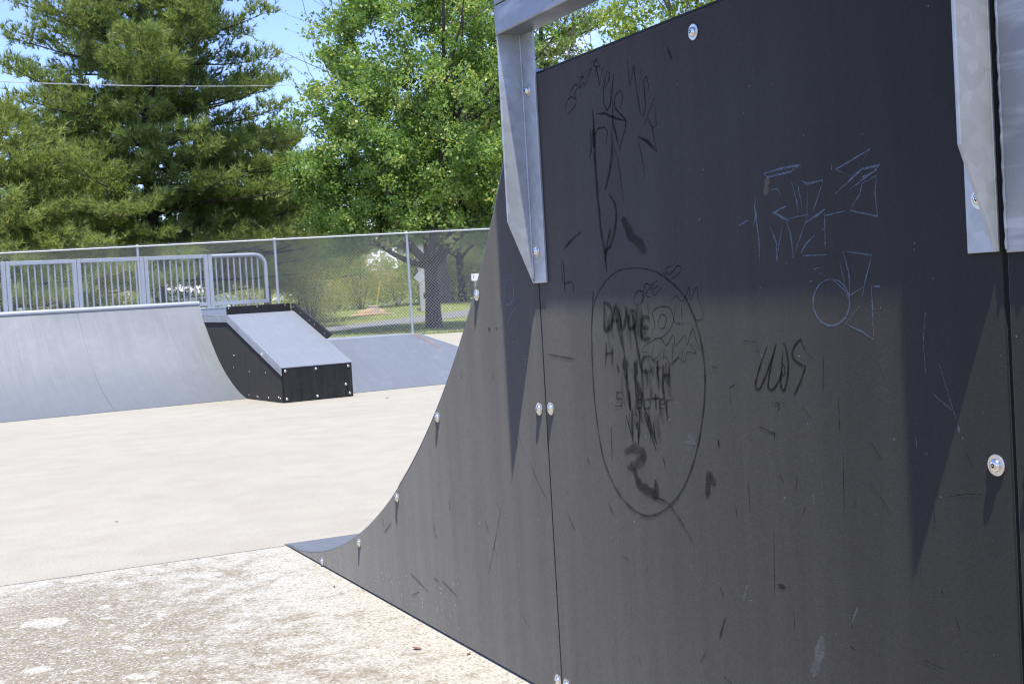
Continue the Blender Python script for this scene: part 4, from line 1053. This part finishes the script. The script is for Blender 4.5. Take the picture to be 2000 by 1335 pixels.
# ------------------------------------------------------------------ HOUSES, POLE, WIRE, SIGNS, LAMP
def house(name, u, d, wdt, dep, hw, label, rot):
    p = ground_at(u, d); root = empty(name, p, rot, label, 'house', 'white houses behind the trees')
    MB().box(-wdt / 2, wdt / 2, 0, dep, -.2, hw).build('wall', M['white'], root)
    rf = MB().prism([(-.35, hw), (dep + .35, hw), (dep + .35, hw + .08), (dep / 2, hw + dep * .34), (-.35, hw + .08)], 'x', -wdt / 2 - .3, wdt / 2 + .3).build('roof', M['white'], root)
    for x in (-wdt * .28, wdt * .28):
        f = MB(); f.box(x - .5, x + .5, -.04, -.003, .35, .40); f.box(x - .5, x + .5, -.04, -.003, 1.0, 1.05); f.box(x - .5, x - .42, -.04, -.003, .40, 1.0); f.box(x + .42, x + .5, -.04, -.003, .40, 1.0)
        wn = f.build('window', M['white'], root); MB().box(x - .42, x + .42, -.02, -.004, .40, 1.0).build('pane', M['glass'], wn)
    dr = MB().box(-.45, .45, -.03, -.003, 0, 1.25).build('door', M['signback'], root)
    MB().lathe([(.03, 0), (.035, .03), (.02, .05)], (.36, -.03, .65), (0, -1, 0), 8).build('handle', M['dark'], dr)
    return root
house('white_house', 368, 84, 3.6, 5.2, 1.35, 'low white house with a white roof glimpsed between the pine trunks', R(-22))
hs = ground_at(428, 92)
tw = empty('white_house', hs, R(-20), 'taller white house block showing above the railing end', 'house', 'white houses behind the trees')
MB().box(-.85, .85, 0, 3, -.2, 4.0).build('wall', M['white'], tw); MB().box(-1.0, 1.0, -.15, 3.15, 4.0, 4.12).build('roof', M['roof'], tw)
wnd = MB().box(-.62, -.22, -.03, -.003, 2.9, 3.5).build('window', M['glass'], tw)
# utility pole
pu = ground_at(829, 50)
pole = empty('utility_pole', pu, 0, 'pale weathered utility pole half hidden by the round leafy tree', 'utility pole')
MB().tube([(0, 0, -.2), (-.04, 0, 4), (-.1, 0, 9.6)], [.15, .135, .10], 14).build('pole', M['poleWood'], pole, 0, True)
MB().box(-.06, .06, -.17, -.14, .5, .72).build('number_plate', M['dark'], pole)
# diamond sign back on its own post beside the pole
pg = ground_at(823.5, 49.2)
sg = empty('diamond_sign', pg, R(-24), 'bare metal back of a diamond road sign in front of the utility pole', 'sign')
s2 = .23
dm = MB().prism([(-s2, 1.36), (0, 1.36 - s2), (s2, 1.36), (0, 1.36 + s2)], 'y', -.004, 0).build('sign_plate', M['signback'], sg)
MB().box(-.02, .02, .002, .03, 0, 1.7).build('post', M['post'], sg)
# overhead wire from the pole towards the left
wa = Vector(at_depth(818, 150, 50)); wb = Vector(at_depth(-320, 143, 24))
pts = []
for i in range(41):
    t = i / 40; q = wa.lerp(wb, t); q.z -= .30 * 4 * t * (1 - t); pts.append(q)
wr = empty('overhead_wire', wa, 0, 'thin pale overhead wire crossing in front of the pines', 'wire')
MB().tube([p - wa for p in pts], .0065, 6).build('cable', M['cable'], wr, 0, True)
tw_ = MB().tube([p - wa + Vector((0.02 * math.sin(i * 1.9), .02 * math.cos(i * 1.9), -.012)) for i, p in enumerate(pts)], .0045, 5).build('wrapped_strand', M['cable'], wr, 0, True)
# guy wire with yellow guard
ga = Vector(ground_at(734, 53.5)); gt = Vector(at_depth(800, 215, 50.4))
gw = empty('guy_wire', ga, 0, 'slanting guy wire with a yellow guard sleeve rising from the lawn', 'guy wire')
dv = (gt - ga)
e_ = Vector(at_depth(742.5, 549, 53.3)) - ga
MB().tube([(0, 0, 0), e_], .028, 8).build('guard_sleeve', M['yellow'], gw, 0, True)
MB().tube([e_, dv], .006, 5).build('strand', M['cable'], gw)
# stump with sawdust
ps_ = ground_at(726, 50)
stp = empty('tree_stump', ps_, 0, 'ground down tree stump in a heap of orange sawdust on the lawn', 'stump')
me = ico_lump(.62, .45, .26, .22, 3); link('sawdust_heap', me, M['sawdust'], stp, True)
me = ico_lump(1.0, .62, .05, .2, 9); link('sawdust_skirt', me, M['sawdust'], stp, True)
sm = MB(); sm.lathe([(.34, 0), (.27, .16), (.22, .27), (.23, .30)], (.03, -.12, .02), (.05, -.1, 1), 11); sm.build('stump_wood', M['stump'], stp)
# lamp post
pl = ground_at(47, 46)
lp = empty('lamp_post', pl, 0, 'slim white lamp post with a small pale lantern behind the railing', 'lamp post')
MB().tube([(0, 0, 0), (0, 0, 1.05)], .035, 8).build('pole', M['white'], lp, 0, True)
MB().lathe([(.05, 1.05), (.11, 1.10), (.15, 1.28), (.17, 1.30), (.05, 1.40)], (0, 0, 0), (0, 0, 1), 8).build('lamp_head', M['white'], lp)
# small white sign beside the curved panel
pw = ground_at(932, 47)
ws = empty('white_sign', pw, R(-25), 'small white sign with a dark upright bar beside the curved black panel', 'sign')
zc_ = float(at_depth(930, 541, 47)[2] - pw.z)
MB().box(-.14, .14, -.01, 0, zc_ - .13, zc_ + .13).build('sign_plate', M['white'], ws)
MB().box(-.06, -.035, -.013, -.0105, zc_ - .05, zc_ + .08).build('sign_mark', M['dark'], ws)
MB().box(-.025, .025, .002, .05, -.1, zc_ + .1).build('post', M['post'], ws)
# stone and loose leaves
rk = link('white_stone', ico_lump(.24, .17, .10, .2, 4), M['rock'], None, True); rk.location = ground_at(586, 45) + Vector((0, 0, .06)); tag(rk, 'flat white stone on the grass below the yellow green bush', 'stone')
def dry_leaf(u, v, sc, lab, rot):
    p = on_z(u, v, .002); bm = bmesh.new()
    g0 = [(-1, 0, .1), (-.5, .35, .22), (.2, .42, .16), (.9, .1, .3), (.3, -.35, .2), (-.5, -.32, .12)]
    vs_l = [bm.verts.new(Vector(q) * sc) for q in g0]; c = bm.verts.new(Vector((0, 0, .04)) * sc)
    for i in range(6): bm.faces.new((c, vs_l[i], vs_l[(i + 1) % 6]))
    me = bpy.data.meshes.new('dry_leaf'); bm.to_mesh(me); bm.free()
    o = link('dry_leaf', me, M['deadleaf']); o.location = p; o.rotation_euler = (0, 0, rot); tag(o, lab, 'leaf', 'dry leaves on the paving')
dry_leaf(916, 1276, .010, 'small curled dark red leaf near the foot of the curved panel', .6)
dry_leaf(814, 1266, .017, 'flat brown leaf on the rough paving, farther from the curved panel', 2.2)
dry_leaf(653, 1145, .008, 'tiny brown leaf near the pointed tip of the quarter pipe', 1.1)
dry_leaf(757, 777, .026, 'dark twig like leaf on the pale paving in front of the flat bank', .2)
dry_leaf(228, 1018, .011, 'small dark leaf alone on the wide pale paving', 1.8)
